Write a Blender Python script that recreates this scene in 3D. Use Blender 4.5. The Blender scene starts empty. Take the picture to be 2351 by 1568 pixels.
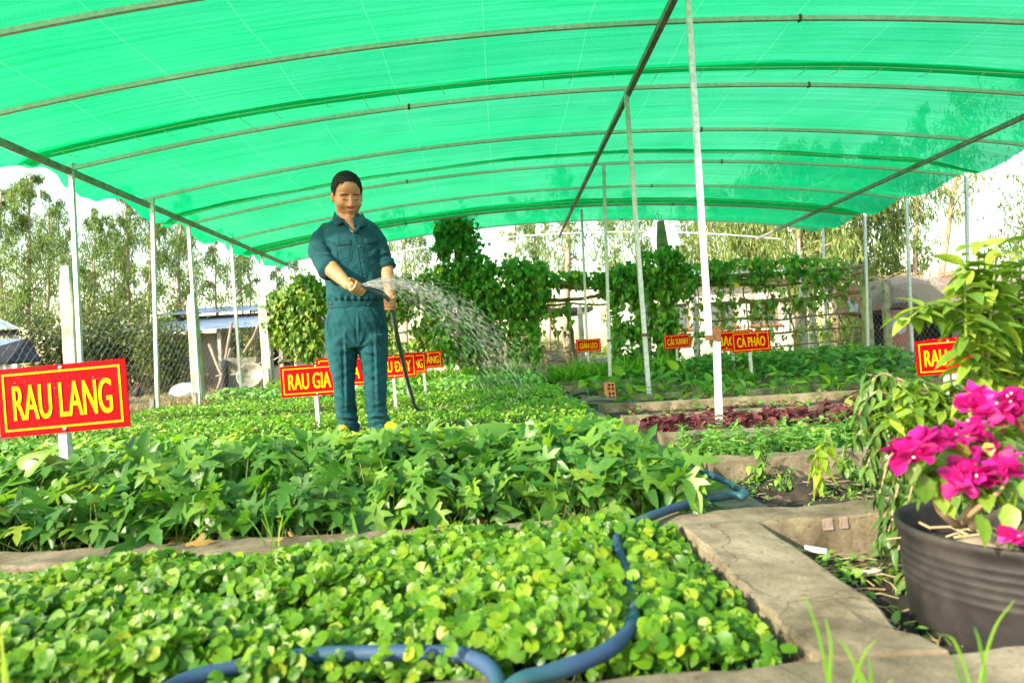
import bpy, bmesh, math, random
import numpy as np
from mathutils import Vector, Matrix
from mathutils.bvhtree import BVHTree

random.seed(7)
rng = np.random.default_rng(11)
sc = bpy.context.scene
col = sc.collection
R = math.radians

# ------------------------------------------------------------------ camera
CAM = np.array([0.0, 0.0, 0.55])
FPX, CX, CY = 1567.0, 1175.5, 784.0          # focal length in picture units (2351 wide)

def cam_basis():
    roll = R(3.0)
    f = np.array([(1150 - CX) / FPX, (CY - 818) / FPX, -1.0]); f /= np.linalg.norm(f)
    u = np.array([-math.sin(roll), math.cos(roll), 0.0]); u -= f * u.dot(f); u /= np.linalg.norm(u)
    return np.stack([np.cross(f, u), f, u])
CB = cam_basis()

cam_d = bpy.data.cameras.new('camera')
cam = bpy.data.objects.new('camera', cam_d); col.objects.link(cam)
cam_d.lens = 24.0; cam_d.sensor_width = 36.0
cam_d.clip_start = 0.02; cam_d.clip_end = 3000
mw = Matrix.Identity(4)
for i in range(3):
    for j in range(3):
        mw[i][j] = CB[i][j]
    mw[i][3] = CAM[i]
cam.matrix_world = mw
cam_d.dof.use_dof = True
cam_d.dof.focus_distance = 4.2
cam_d.dof.aperture_fstop = 4.5
sc.camera = cam

# ------------------------------------------------------------------ sky, sun, exposure
SUN_AZ, SUN_EL = 55.0, 26.0       # azimuth: degrees from straight behind the camera towards its left
sun_dir = Vector((-math.sin(R(SUN_AZ)) * math.cos(R(SUN_EL)), -math.cos(R(SUN_AZ)) * math.cos(R(SUN_EL)), math.sin(R(SUN_EL))))
world = bpy.data.worlds.new('World'); sc.world = world; world.use_nodes = True
wn = world.node_tree; wn.nodes.clear()
wo = wn.nodes.new('ShaderNodeOutputWorld'); wb = wn.nodes.new('ShaderNodeBackground')
sky = wn.nodes.new('ShaderNodeTexSky'); sky.sky_type = 'NISHITA'; sky.sun_disc = False
sky.sun_elevation = R(SUN_EL)
sky.sun_rotation = math.atan2(sun_dir.x, sun_dir.y)
sky.air_density = 1.6; sky.dust_density = 1.5; sky.ozone_density = 1.0
wb.inputs['Strength'].default_value = 0.15
wn.links.new(sky.outputs[0], wb.inputs[0]); wn.links.new(wb.outputs[0], wo.inputs[0])
sun_d = bpy.data.lights.new('sun', 'SUN'); sun_d.energy = 3.0; sun_d.angle = R(0.6); sun_d.color = (1.0, 0.87, 0.68)
sun = bpy.data.objects.new('sun', sun_d); col.objects.link(sun)
sun.rotation_euler = sun_dir.to_track_quat('Z', 'Y').to_euler()
sun.location = sun_dir * 60
vs = sc.view_settings
vs.view_transform = 'Standard'; vs.look = 'None'; vs.gamma = 1.0; vs.exposure = 1.80; vs.use_curve_mapping = False
cy = sc.cycles
cy.max_bounces = 8; cy.diffuse_bounces = 3; cy.glossy_bounces = 2; cy.transmission_bounces = 5
cy.transparent_max_bounces = 12; cy.caustics_reflective = False; cy.caustics_refractive = False
cy.sample_clamp_indirect = 6.0
cy.use_denoising = True
cy.use_adaptive_sampling = True; cy.adaptive_threshold = 0.02

# ------------------------------------------------------------------ measuring helpers (picture units -> metres)
def ray(x, y):
    return CB @ np.array([(x - CX) / FPX, (CY - y) / FPX, -1.0])
def at(x, y, Y):
    d = ray(x, y); return CAM + d * (Y / d[1])
def on(x, y, z=0.0):
    d = ray(x, y); return CAM + d * ((z - CAM[2]) / d[2])

# ------------------------------------------------------------------ mesh helpers
class MB:
    def __init__(s): s.v = []; s.f = []
    def add(s, vs, fs):
        o = len(s.v); s.v.extend([tuple(map(float, p)) for p in vs]); s.f.extend([tuple(i + o for i in f) for f in fs]); return s
    def box(s, c, size, rot=None):
        hx, hy, hz = size[0] / 2, size[1] / 2, size[2] / 2
        p = np.array([[x, y, z] for z in (-hz, hz) for y in (-hy, hy) for x in (-hx, hx)])
        if rot is not None: p = p @ np.array(rot).T
        p = p + np.array(c)
        return s.add(p, [(0, 2, 3, 1), (4, 5, 7, 6), (0, 1, 5, 4), (1, 3, 7, 5), (3, 2, 6, 7), (2, 0, 4, 6)])
    def bar(s, a, b, w, h=None, up=(0, 0, 1)):
        a = np.array(a, float); b = np.array(b, float); h = h or w
        d = b - a; L = np.linalg.norm(d); d /= L
        u = np.array(up, float)
        if abs(u.dot(d)) > 0.98: u = np.array([0, 1.0, 0])
        r = np.cross(d, u); r /= np.linalg.norm(r); u = np.cross(r, d)
        return s.box((a + b) / 2, (w, L, h), np.stack([r, d, u], 1))
    def tube(s, pts, rad, n=8, caps=True, sq=None):
        pts = np.array(pts, float); m = len(pts)
        rad = np.full(m, rad) if np.isscalar(rad) else np.array(rad, float)
        t = np.gradient(pts, axis=0); t /= np.linalg.norm(t, axis=1)[:, None] + 1e-9
        u = np.array([0, 0, 1.0]) if abs(t[0][2]) < 0.9 else np.array([0, 1.0, 0])
        vs = []; fs = []
        for i in range(m):
            u = u - t[i] * u.dot(t[i]); u /= np.linalg.norm(u) + 1e-9
            w = np.cross(t[i], u)
            for k in range(n):
                a = 2 * math.pi * (k + .5) / n
                ru = rad[i]; rw = rad[i] if sq is None else rad[i] * sq
                vs.append(pts[i] + u * math.cos(a) * ru + w * math.sin(a) * rw)
        for i in range(m - 1):
            for k in range(n):
                k2 = (k + 1) % n
                fs.append((i * n + k, i * n + k2, (i + 1) * n + k2, (i + 1) * n + k))
        if caps:
            fs.append(tuple(range(n - 1, -1, -1))); fs.append(tuple(range((m - 1) * n, m * n)))
        return s.add(vs, fs)
    def lathe(s, prof, n=24, c=(0, 0, 0), closed=False):
        vs = []; fs = []
        for r, z in prof:
            for k in range(n):
                a = 2 * math.pi * k / n; vs.append((c[0] + r * math.cos(a), c[1] + r * math.sin(a), c[2] + z))
        m = len(prof)
        for i in range(m - 1 + (1 if closed else 0)):
            j = (i + 1) % m
            for k in range(n):
                k2 = (k + 1) % n; fs.append((i * n + k, i * n + k2, j * n + k2, j * n + k))
        return s.add(vs, fs)
    def ell(s, c, r, rot=None, n=16, m=10):
        vs = [(0, 0, -1)]; fs = []
        for i in range(1, m):
            a = math.pi * i / m - math.pi / 2
            for k in range(n):
                b = 2 * math.pi * k / n; vs.append((math.cos(a) * math.cos(b), math.cos(a) * math.sin(b), math.sin(a)))
        vs.append((0, 0, 1)); top = len(vs) - 1
        for k in range(n):
            k2 = (k + 1) % n
            fs.append((0, 1 + k2, 1 + k)); fs.append((top, top - n + k, top - n + k2))
        for i in range(m - 2):
            for k in range(n):
                k2 = (k + 1) % n; fs.append((1 + i * n + k, 1 + i * n + k2, 1 + (i + 1) * n + k2, 1 + (i + 1) * n + k))
        p = np.array(vs) * np.array(r)
        if rot is not None: p = p @ np.array(rot).T
        return s.add(p + np.array(c), fs)
    def loft(s, rings, caps=True):
        n = len(rings[0]); vs = [p for r in rings for p in r]; fs = []
        for i in range(len(rings) - 1):
            for k in range(n):
                k2 = (k + 1) % n; fs.append((i * n + k, i * n + k2, (i + 1) * n + k2, (i + 1) * n + k))
        if caps: fs.append(tuple(range(n - 1, -1, -1))); fs.append(tuple(range((len(rings) - 1) * n, len(rings) * n)))
        return s.add(vs, fs)
    def mesh(s, name, mat=None, smooth=False):
        me = bpy.data.meshes.new(name); me.from_pydata(s.v, [], s.f); me.update()
        if mat is not None: me.materials.append(mat)
        if smooth: me.polygons.foreach_set('use_smooth', np.ones(len(me.polygons), bool))
        return me
    def build(s, name, mat, parent=None, smooth=False, base=None):
        if base is not None:
            b = np.array(base, float); s.v = [tuple(np.array(p) - b) for p in s.v]
        return link(name, s.mesh(name, mat, smooth), parent, loc=base if (base is not None and parent is None) else None)

def link(name, data, parent=None, loc=None):
    o = bpy.data.objects.new(name, data); col.objects.link(o)
    if parent is not None: o.parent = parent
    if loc is not None: o.location = tuple(loc)
    return o
def empty(name, loc=(0, 0, 0)):
    o = bpy.data.objects.new(name, None); col.objects.link(o); o.location = tuple(loc); o.empty_display_size = .1; return o
def tag(o, label, cat, group=None):
    o['label'] = label; o['category'] = cat
    if group: o['group'] = group
    return o
def struct(o, label=None, cat=None):
    o['kind'] = 'structure'
    if label: o['label'] = label
    if cat: o['category'] = cat
    return o
def np_mesh(name, V, F, mat, var=None, smooth=True):
    """V (n,3), F (m,k) with one k for all faces."""
    me = bpy.data.meshes.new(name); V = np.asarray(V, np.float32); F = np.asarray(F, np.int32)
    n, (m, k) = len(V), F.shape
    me.vertices.add(n); me.vertices.foreach_set('co', V.ravel())
    me.loops.add(m * k); me.loops.foreach_set('vertex_index', F.ravel())
    me.polygons.add(m); me.polygons.foreach_set('loop_start', np.arange(0, m * k, k, dtype=np.int32))
    me.polygons.foreach_set('loop_total', np.full(m, k, np.int32))
    me.polygons.foreach_set('use_smooth', np.full(m, smooth, bool))
    me.update(calc_edges=True)
    if var is not None:
        a = me.attributes.new('var', 'FLOAT', 'POINT'); a.data.foreach_set('value', np.asarray(var, np.float32))
    me.materials.append(mat)
    return me

def rot_yaw_pitch_roll(yaw, pitch, roll):
    """leaf frame: y = leaf length, z = leaf face. roll about y, pitch about x (tip down = negative), yaw about z."""
    cy_, sy = np.cos(yaw), np.sin(yaw); cp, sp = np.cos(pitch), np.sin(pitch); cr, sr = np.cos(roll), np.sin(roll)
    n = len(yaw); Z = np.zeros(n); O = np.ones(n)
    Ry = np.stack([np.stack([cr, Z, sr], 1), np.stack([Z, O, Z], 1), np.stack([-sr, Z, cr], 1)], 1)
    Rx = np.stack([np.stack([O, Z, Z], 1), np.stack([Z, cp, -sp], 1), np.stack([Z, sp, cp], 1)], 1)
    Rz = np.stack([np.stack([cy_, -sy, Z], 1), np.stack([sy, cy_, Z], 1), np.stack([Z, Z, O], 1)], 1)
    return Rz @ Rx @ Ry
def tilt(rot, a, b=None):
    """turn leaf faces towards the light: a leans them to -y, b to -x"""
    n = len(rot); Z = np.zeros(n); O = np.ones(n); a = np.asarray(a) * O
    b = Z if b is None else np.asarray(b) * O
    Rx = np.stack([np.stack([O, Z, Z], 1), np.stack([Z, np.cos(a), -np.sin(a)], 1), np.stack([Z, np.sin(a), np.cos(a)], 1)], 1)
    Ry = np.stack([np.stack([np.cos(b), Z, -np.sin(b)], 1), np.stack([Z, O, Z], 1), np.stack([np.sin(b), Z, np.cos(b)], 1)], 1)
    return Ry @ Rx @ rot
def scatter(tv, tf, pos, rot, scale, var=None):
    """Copies of a template leaf as one vertex/face array."""
    tv = np.asarray(tv, float); tf = np.asarray(tf, int); n = len(pos)
    sc_ = np.asarray(scale, float)
    if sc_.ndim == 1: sc_ = np.repeat(sc_[:, None], 3, 1)
    V = np.einsum('nij,nkj->nki', rot, tv[None] * sc_[:, None, :]) + pos[:, None, :]
    F = tf[None] + (np.arange(n) * len(tv))[:, None, None]
    if var is None: var = rng.random(n)
    return V.reshape(-1, 3), F.reshape(-1, tf.shape[1]), np.repeat(var, len(tv))
def cat(parts):
    Vs, Fs, Cs, o = [], [], [], 0
    for V, F, C in parts:
        Vs.append(V); Fs.append(F + o); Cs.append(C); o += len(V)
    return np.concatenate(Vs), np.concatenate(Fs), np.concatenate(Cs)
def stems(P0, P1, r, var=None, bend=0.0, seg=2):
    """thin three-sided stalks from P0 to P1, as triangles."""
    n = len(P0); P0 = np.asarray(P0, float); P1 = np.asarray(P1, float)
    r = np.full(n, r) if np.isscalar(r) else r
    a = np.arange(3) * 2 * math.pi / 3
    off = np.stack([np.cos(a), np.sin(a), np.zeros(3)], 1)
    rings = []
    for i in range(seg + 1):
        t = i / seg
        c = P0 * (1 - t) + P1 * t
        c[:, :2] += ((P1 - P0)[:, :2]) * (-bend) * math.sin(math.pi * t)
        rings.append(c[:, None, :] + off[None] * (r * (1 - .4 * t))[:, None, None])
    V = np.stack(rings, 1).reshape(n, -1, 3)
    tf = []
    for i in range(seg):
        for k in range(3):
            k2 = (k + 1) % 3; a0, b0, a1, b1 = i * 3 + k, i * 3 + k2, (i + 1) * 3 + k, (i + 1) * 3 + k2
            tf += [(a0, b0, b1), (a0, b1, a1)]
    tf = np.array(tf); k = V.shape[1]
    F = tf[None] + (np.arange(n) * k)[:, None, None]
    if var is None: var = rng.random(n)
    return V.reshape(-1, 3), F.reshape(-1, 3), np.repeat(var, k)

# ---- leaf templates (unit length along y, face up +z)
def tpl_ovate(w=.5, fold=.18, droop=.25, n=4, base=.12, tipw=1.0):
    ys = np.linspace(0, 1, n + 1); v = []; f = []
    prof = lambda y: w / 2 * (np.sin(np.pi * min(1, y ** .72)) ** .85 if 0 < y < 1 else 0)
    v.append((0, 0, 0))
    for y in ys[1:-1]:
        hw = prof(y); z = -droop * y * y
        v += [(0, y, z), (-hw, y, z + fold * hw * 2), (hw, y, z + fold * hw * 2)]
    v.append((0, 1, -droop))
    f += [(0, 1, 2), (0, 3, 1)]
    for i in range(n - 2):
        a = 1 + 3 * i; b = a + 3
        f += [(a, b, b + 1), (a, b + 1, a + 1), (a, a + 2, b + 2), (a, b + 2, b)]
    l = 1 + 3 * (n - 2); t = len(v) - 1
    f += [(l, t, l + 1), (l, l + 2, t)]
    return np.array(v), np.array(f)
def tpl_round(n=12, cup=.10, notch=.30):
    v = [(0, 0, 0)]; f = []
    for k in range(n + 1):
        a = -math.pi / 2 + notch / 2 + (2 * math.pi - notch) * k / n
        r = .5 * (1 + .035 * (-1) ** k) * (1.0 - .12 * abs(math.sin(a)) * (math.sin(a) > 0))
        v.append((r * math.cos(a) * 1.06, r * math.sin(a), cup * (1 + .5 * math.sin(3 * a + .5)) - .04))
    for k in range(n): f.append((0, k + 1, k + 2))
    return np.array(v), np.array(f)
def tpl_lobed(fold=.16, droop=.32, k=1.0):
    half = [(.31 * k, -.10), (.40 * k, -.02), (.12, .15), (.40 * k, .26), (.52 * k, .44), (.17, .37), (.115, .46), (.165, .62), (.09, .84)]
    mid = [(0, 0), (0, .17), (0, .40), (0, .64), (0, .84)]
    tip = (0, 1.0)
    z = lambda x, y: fold * abs(x) * 1.3 - droop * y * y - .5 * x * x
    v = [(x, y, z(x, y)) for x, y in mid] + [(0, 1, -droop)]
    f = []
    for sgn in (1, -1):
        o = len(v); v += [(sgn * x, y, z(x, y)) for x, y in half]
        t = [(0, o, o + 1), (0, o + 1, o + 2), (0, o + 2, 1), (1, o + 2, o + 5), (o + 2, o + 3, o + 5), (o + 3, o + 4, o + 5), (1, o + 5, 2),
             (2, o + 5, o + 6), (2, o + 6, 3), (3, o + 6, o + 7), (3, o + 7, 4), (4, o + 7, o + 8), (4, o + 8, 5)]
        f += [q if sgn == 1 else q[::-1] for q in t]
    return np.array(v), np.array(f)
def tpl_heart(fold=.12, droop=.3):
    half = [(.20, -.14), (.40, -.06), (.46, .12), (.38, .36), (.22, .62), (.09, .84)]
    mid = [(0, 0), (0, .3), (0, .62)]
    z = lambda x, y: fold * abs(x) * 1.4 - droop * y * y
    v = [(x, y, z(x, y)) for x, y in mid] + [(0, 1, -droop)]
    f = []
    for sgn in (1, -1):
        o = len(v); v += [(sgn * x, y, z(x, y)) for x, y in half]
        t = [(0, o, o + 1), (0, o + 1, o + 2), (0, o + 2, 1), (1, o + 2, o + 3), (1, o + 3, 2), (2, o + 3, o + 4), (2, o + 4, o + 5), (2, o + 5, 3)]
        f += [q if sgn == 1 else q[::-1] for q in t]
    return np.array(v), np.array(f)
def tpl_blade(w=.06, droop=.5, n=3):
    v = []; f = []
    for i in range(n):
        y = i / n; hw = w / 2 * (1 - .6 * y); z = -droop * y * y
        v += [(-hw, y, z), (hw, y, z)]
    v.append((0, 1, -droop))
    for i in range(n - 1): a = 2 * i; f += [(a, a + 1, a + 3), (a, a + 3, a + 2)]
    a = 2 * (n - 1); f.append((a, a + 1, a + 2))
    return np.array(v), np.array(f)
def tpl_diamond(w=.2, droop=.15):
    return np.array([(0, 0, 0), (w / 2, .45, .02), (0, 1, -droop), (-w / 2, .45, .02)]), np.array([(0, 1, 2), (0, 2, 3)])
T_OVATE, T_LANCE, T_ROUND, T_LOBED, T_HEART = tpl_ovate(), tpl_ovate(.24, .2, .4, 4), tpl_round(), tpl_lobed(), tpl_heart()
T_BLADE, T_DIA = tpl_blade(), tpl_diamond()
T_OVS = tpl_ovate(.52, .2, .2, 3)

# ------------------------------------------------------------------ materials
def new_mat(name):
    m = bpy.data.materials.new(name); m.use_nodes = True
    nt = m.node_tree; nt.nodes.clear()
    out = nt.nodes.new('ShaderNodeOutputMaterial')
    return m, nt, out
def N(nt, t, **kw):
    n = nt.nodes.new(t)
    for k, v in kw.items():
        if k.startswith('i_'):
            n.inputs[k[2:].replace('_', ' ')].default_value = v
        else: setattr(n, k, v)
    return n
def rgba(c): return (c[0], c[1], c[2], 1.0)
def ramp(nt, fac, stops):
    r = nt.nodes.new('ShaderNodeValToRGB'); e = r.color_ramp.elements
    while len(e) < len(stops): e.new(.5)
    for el, (p, c) in zip(e, stops): el.position = p; el.color = rgba(c)
    nt.links.new(fac, r.inputs[0]); return r.outputs[0]
def noise(nt, scale, detail=4, rough=.55, coord='Object', stretch=None, dist=0.0):
    tc = N(nt, 'ShaderNodeTexCoord'); src = tc.outputs[coord]
    if stretch:
        mp = N(nt, 'ShaderNodeMapping'); mp.inputs['Scale'].default_value = stretch; nt.links.new(src, mp.inputs[0]); src = mp.outputs[0]
    n = N(nt, 'ShaderNodeTexNoise'); n.inputs['Scale'].default_value = scale; n.inputs['Detail'].default_value = detail
    n.inputs['Roughness'].default_value = rough; n.inputs['Distortion'].default_value = dist
    nt.links.new(src, n.inputs['Vector']); return n.outputs['Fac']
def surf(name, stops, scale=4, detail=5, rough=.8, metallic=0.0, bump=0.0, bscale=None, spec=.5, stretch=None, coord='Object', coat=0.0, bdist=.01, rvar=0.0):
    m, nt, out = new_mat(name)
    p = N(nt, 'ShaderNodeBsdfPrincipled'); nt.links.new(p.outputs[0], out.inputs[0])
    f = noise(nt, scale, detail, stretch=stretch, coord=coord)
    nt.links.new(ramp(nt, f, stops), p.inputs['Base Color'])
    p.inputs['Roughness'].default_value = rough; p.inputs['Metallic'].default_value = metallic
    p.inputs['Specular IOR Level'].default_value = spec; p.inputs['Coat Weight'].default_value = coat
    if rvar:
        mr = N(nt, 'ShaderNodeMapRange'); nt.links.new(f, mr.inputs[0]); mr.inputs[3].default_value = rough - rvar; mr.inputs[4].default_value = rough + rvar
        nt.links.new(mr.outputs[0], p.inputs['Roughness'])
    if bump:
        b = N(nt, 'ShaderNodeBump'); b.inputs['Strength'].default_value = bump; b.inputs['Distance'].default_value = bdist
        nt.links.new(noise(nt, bscale or scale * 6, 6, .65, coord=coord, stretch=stretch), b.inputs['Height']); nt.links.new(b.outputs[0], p.inputs['Normal'])
    return m
def leaf_mat(name, stops, rough=.42, trans=.35, tcol=None, spec=.5, vein=0.0):
    """stops run over each leaf's own random number."""
    m, nt, out = new_mat(name)
    at_ = N(nt, 'ShaderNodeAttribute', attribute_name='var'); oi = N(nt, 'ShaderNodeObjectInfo')
    ad = N(nt, 'ShaderNodeMath', operation='ADD'); nt.links.new(at_.outputs['Fac'], ad.inputs[0]); nt.links.new(oi.outputs['Random'], ad.inputs[1])
    fr = N(nt, 'ShaderNodeMath', operation='FRACT'); nt.links.new(ad.outputs[0], fr.inputs[0])
    c = ramp(nt, fr.outputs[0], stops)
    nz = noise(nt, 9, 2, coord='Object')
    mx = N(nt, 'ShaderNodeMix', data_type='RGBA', blend_type='MULTIPLY'); mx.inputs[0].default_value = .55
    nt.links.new(c, mx.inputs[6]); nt.links.new(ramp(nt, nz, [(.3, (.62, .66, .55)), (.7, (1.25, 1.2, 1.1))]), mx.inputs[7])
    p = N(nt, 'ShaderNodeBsdfPrincipled'); p.inputs['Roughness'].default_value = rough; p.inputs['Specular IOR Level'].default_value = spec
    nt.links.new(mx.outputs[2], p.inputs['Base Color'])
    t = N(nt, 'ShaderNodeBsdfTranslucent')
    g = N(nt, 'ShaderNodeMix', data_type='RGBA', blend_type='MULTIPLY'); g.inputs[0].default_value = 1.0
    nt.links.new(mx.outputs[2], g.inputs[6]); g.inputs[7].default_value = rgba(tcol or (1.7, 1.55, .55)); nt.links.new(g.outputs[2], t.inputs[0])
    ms = N(nt, 'ShaderNodeMixShader'); ms.inputs[0].default_value = trans
    nt.links.new(p.outputs[0], ms.inputs[1]); nt.links.new(t.outputs[0], ms.inputs[2]); nt.links.new(ms.outputs[0], out.inputs[0])
    return m

M = {}
def concrete_mat(name, stops, grain=.55):
    m, nt, out = new_mat(name); p = N(nt, 'ShaderNodeBsdfPrincipled'); nt.links.new(p.outputs[0], out.inputs[0]); p.inputs['Roughness'].default_value = .92; p.inputs['Specular IOR Level'].default_value = .25
    c = ramp(nt, noise(nt, 7, 10, .68), stops)
    g = ramp(nt, noise(nt, 160, 6, .75), [(.32, (.45, .42, .38)), (.5, (.95, .95, .95)), (.68, (1.35, 1.32, 1.25))])
    st = ramp(nt, noise(nt, 2.3, 5, .6, dist=.8), [(.36, (.50, .52, .42)), (.56, (1.05, 1.03, 1.0))])
    a = N(nt, 'ShaderNodeMix', data_type='RGBA', blend_type='MULTIPLY'); a.inputs[0].default_value = grain; nt.links.new(c, a.inputs[6]); nt.links.new(g, a.inputs[7])
    b = N(nt, 'ShaderNodeMix', data_type='RGBA', blend_type='MULTIPLY'); b.inputs[0].default_value = .8; nt.links.new(a.outputs[2], b.inputs[6]); nt.links.new(st, b.inputs[7])
    tc = N(nt, 'ShaderNodeTexCoord'); wv = N(nt, 'ShaderNodeTexNoise'); wv.inputs['Scale'].default_value = 9; nt.links.new(tc.outputs['Object'], wv.inputs['Vector'])
    mv = N(nt, 'ShaderNodeMix', data_type='RGBA', blend_type='MIX'); mv.inputs[0].default_value = .12; nt.links.new(tc.outputs['Object'], mv.inputs[6]); nt.links.new(wv.outputs['Color'], mv.inputs[7])
    vo = N(nt, 'ShaderNodeTexVoronoi', feature='DISTANCE_TO_EDGE'); vo.inputs['Scale'].default_value = 2.6; nt.links.new(mv.outputs[2], vo.inputs['Vector'])
    cr = ramp(nt, vo.outputs['Distance'], [(.0, (.32, .30, .26)), (.006, (1, 1, 1))])
    sp = ramp(nt, noise(nt, 45, 3, .5), [(.30, (.42, .40, .34)), (.37, (1, 1, 1))])
    c2 = N(nt, 'ShaderNodeMix', data_type='RGBA', blend_type='MULTIPLY'); c2.inputs[0].default_value = .8; nt.links.new(b.outputs[2], c2.inputs[6]); nt.links.new(cr, c2.inputs[7])
    c3 = N(nt, 'ShaderNodeMix', data_type='RGBA', blend_type='MULTIPLY'); c3.inputs[0].default_value = .7; nt.links.new(c2.outputs[2], c3.inputs[6]); nt.links.new(sp, c3.inputs[7])
    nt.links.new(c3.outputs[2], p.inputs['Base Color'])
    bp = N(nt, 'ShaderNodeBump'); bp.inputs['Strength'].default_value = .7; bp.inputs['Distance'].default_value = .004
    nt.links.new(noise(nt, 90, 8, .72), bp.inputs['Height']); nt.links.new(bp.outputs[0], p.inputs['Normal']); return m
M['concrete'] = concrete_mat('concrete', [(.30, (.10, .08, .05)), (.46, (.20, .165, .11)), (.6, (.29, .245, .165)), (.78, (.38, .33, .24))])
M['concrete_pale'] = surf('concrete_pale', [(.3, (.30, .27, .22)), (.5, (.48, .45, .39)), (.75, (.60, .57, .50))], 6, 6, .9, bump=.3, bscale=60)
M['concrete_moss'] = surf('concrete_moss', [(.3, (.10, .12, .05)), (.5, (.28, .29, .16)), (.75, (.40, .39, .27))], 8, 6, .9, bump=.3, bscale=60)
M['soil'] = surf('soil', [(.3, (.012, .009, .007)), (.52, (.032, .024, .017)), (.72, (.075, .054, .036))], 22, 9, .95, bump=1.0, bscale=40, bdist=.02)
M['ground'] = surf('ground', [(.3, (.10, .075, .045)), (.5, (.22, .17, .10)), (.7, (.33, .27, .17))], .9, 9, .95, bump=.8, bscale=14, bdist=.02)
M['steel'] = surf('galvanised_steel', [(.3, (.42, .44, .46)), (.7, (.68, .70, .72))], 30, 4, .42, metallic=.35, rvar=.1)
M['steel_pale'] = surf('pale_steel', [(.3, (.44, .46, .44)), (.7, (.62, .64, .62))], 25, 4, .5, metallic=.1)
M['steel_dark'] = surf('weathered_steel', [(.3, (.16, .15, .12)), (.7, (.36, .35, .30))], 18, 4, .55, metallic=.3)
M['rust'] = surf('rust', [(.3, (.05, .022, .010)), (.6, (.20, .085, .03))], 60, 5, .9, bump=.5)
M['sign_red'] = surf('sign_red', [(.3, (.42, .001, .004)), (.7, (.50, .0015, .006))], 5, 3, .6, spec=.06)
M['sign_yellow'] = surf('sign_yellow', [(.3, (.72, .42, .002)), (.7, (.80, .48, .004))], 5, 3, .6, spec=.08)
M['rivet'] = surf('rivet', [(.3, (.7, .7, .7)), (.7, (.85, .85, .85))], 5, 2, .25, metallic=.7)
M['hose'] = surf('hose', [(.3, (.022, .05, .085)), (.45, (.035, .07, .14)), (.6, (.02, .085, .10)), (.75, (.12, .13, .14))], 6, 8, .5, bump=.35, bscale=220, bdist=.003, spec=.3)
M['hose_dark'] = surf('hose_dark', [(.3, (.045, .07, .095)), (.7, (.09, .12, .16))], 9, 6, .6)
M['bared_mortar'] = surf('bared_mortar', [(.3, (.20, .15, .12)), (.7, (.36, .29, .24))], 60, 6, .95, bump=.5)
M['pot'] = surf('pot_plastic', [(.30, (.010, .010, .011)), (.50, (.024, .022, .022)), (.64, (.045, .040, .036)), (.80, (.15, .125, .10))], 9, 10, .6, bump=.2, rvar=.12, spec=.3)
M['wood'] = surf('wood', [(.3, (.16, .11, .06)), (.7, (.36, .27, .16))], 8, 5, .85, stretch=(4, 4, 1))
M['bamboo'] = surf('bamboo_pole', [(.3, (.11, .085, .035)), (.7, (.30, .25, .12))], 6, 5, .75)
M['bark'] = surf('bark', [(.3, (.17, .11, .075)), (.55, (.36, .27, .19)), (.75, (.52, .43, .33))], 2.2, 6, .9, stretch=(3, 3, 1), bump=.3, bscale=12)
M['twig'] = surf('twig', [(.3, (.20, .13, .075)), (.7, (.40, .29, .18))], 20, 5, .85)
M['straw'] = surf('straw', [(.3, (.22, .16, .07)), (.7, (.48, .38, .20))], 20, 4, .85)
M['brick'] = surf('hollow_brick', [(.3, (.42, .13, .055)), (.7, (.58, .22, .10))], 18, 6, .9, bump=.3)
M['white_wall'] = surf('white_render', [(.3, (.50, .45, .38)), (.55, (.72, .67, .60)), (.75, (.78, .74, .68))], 1.5, 7, .9)
M['grey_wall'] = surf('earth_wall', [(.3, (.22, .17, .12)), (.6, (.38, .31, .23)), (.8, (.46, .39, .30))], 1.2, 7, .95)
M['metal_roof'] = surf('metal_roof', [(.3, (.44, .50, .60)), (.7, (.58, .64, .74))], .8, 4, .4, metallic=.2)
M['metal_green'] = surf('metal_roof_green', [(.3, (.25, .36, .37)), (.7, (.36, .48, .48))], .8, 4, .4, metallic=.2)
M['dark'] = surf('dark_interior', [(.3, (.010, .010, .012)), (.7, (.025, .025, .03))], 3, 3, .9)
M['painted'] = None
M['plastic_white'] = surf('white_plastic', [(.3, (.62, .64, .66)), (.7, (.78, .80, .82))], 9, 3, .45)
M['wire'] = surf('chain_wire', [(.3, (.26, .27, .27)), (.7, (.45, .46, .46))], 20, 3, .45, metallic=.5)
M['pebble'] = surf('pebble', [(.3, (.22, .16, .11)), (.7, (.42, .32, .23))], 25, 5, .85, bump=.3)
M['thread'] = surf('thread', [(.3, (.55, .80, .62)), (.7, (.65, .88, .70))], 5, 2, .7)

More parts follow.
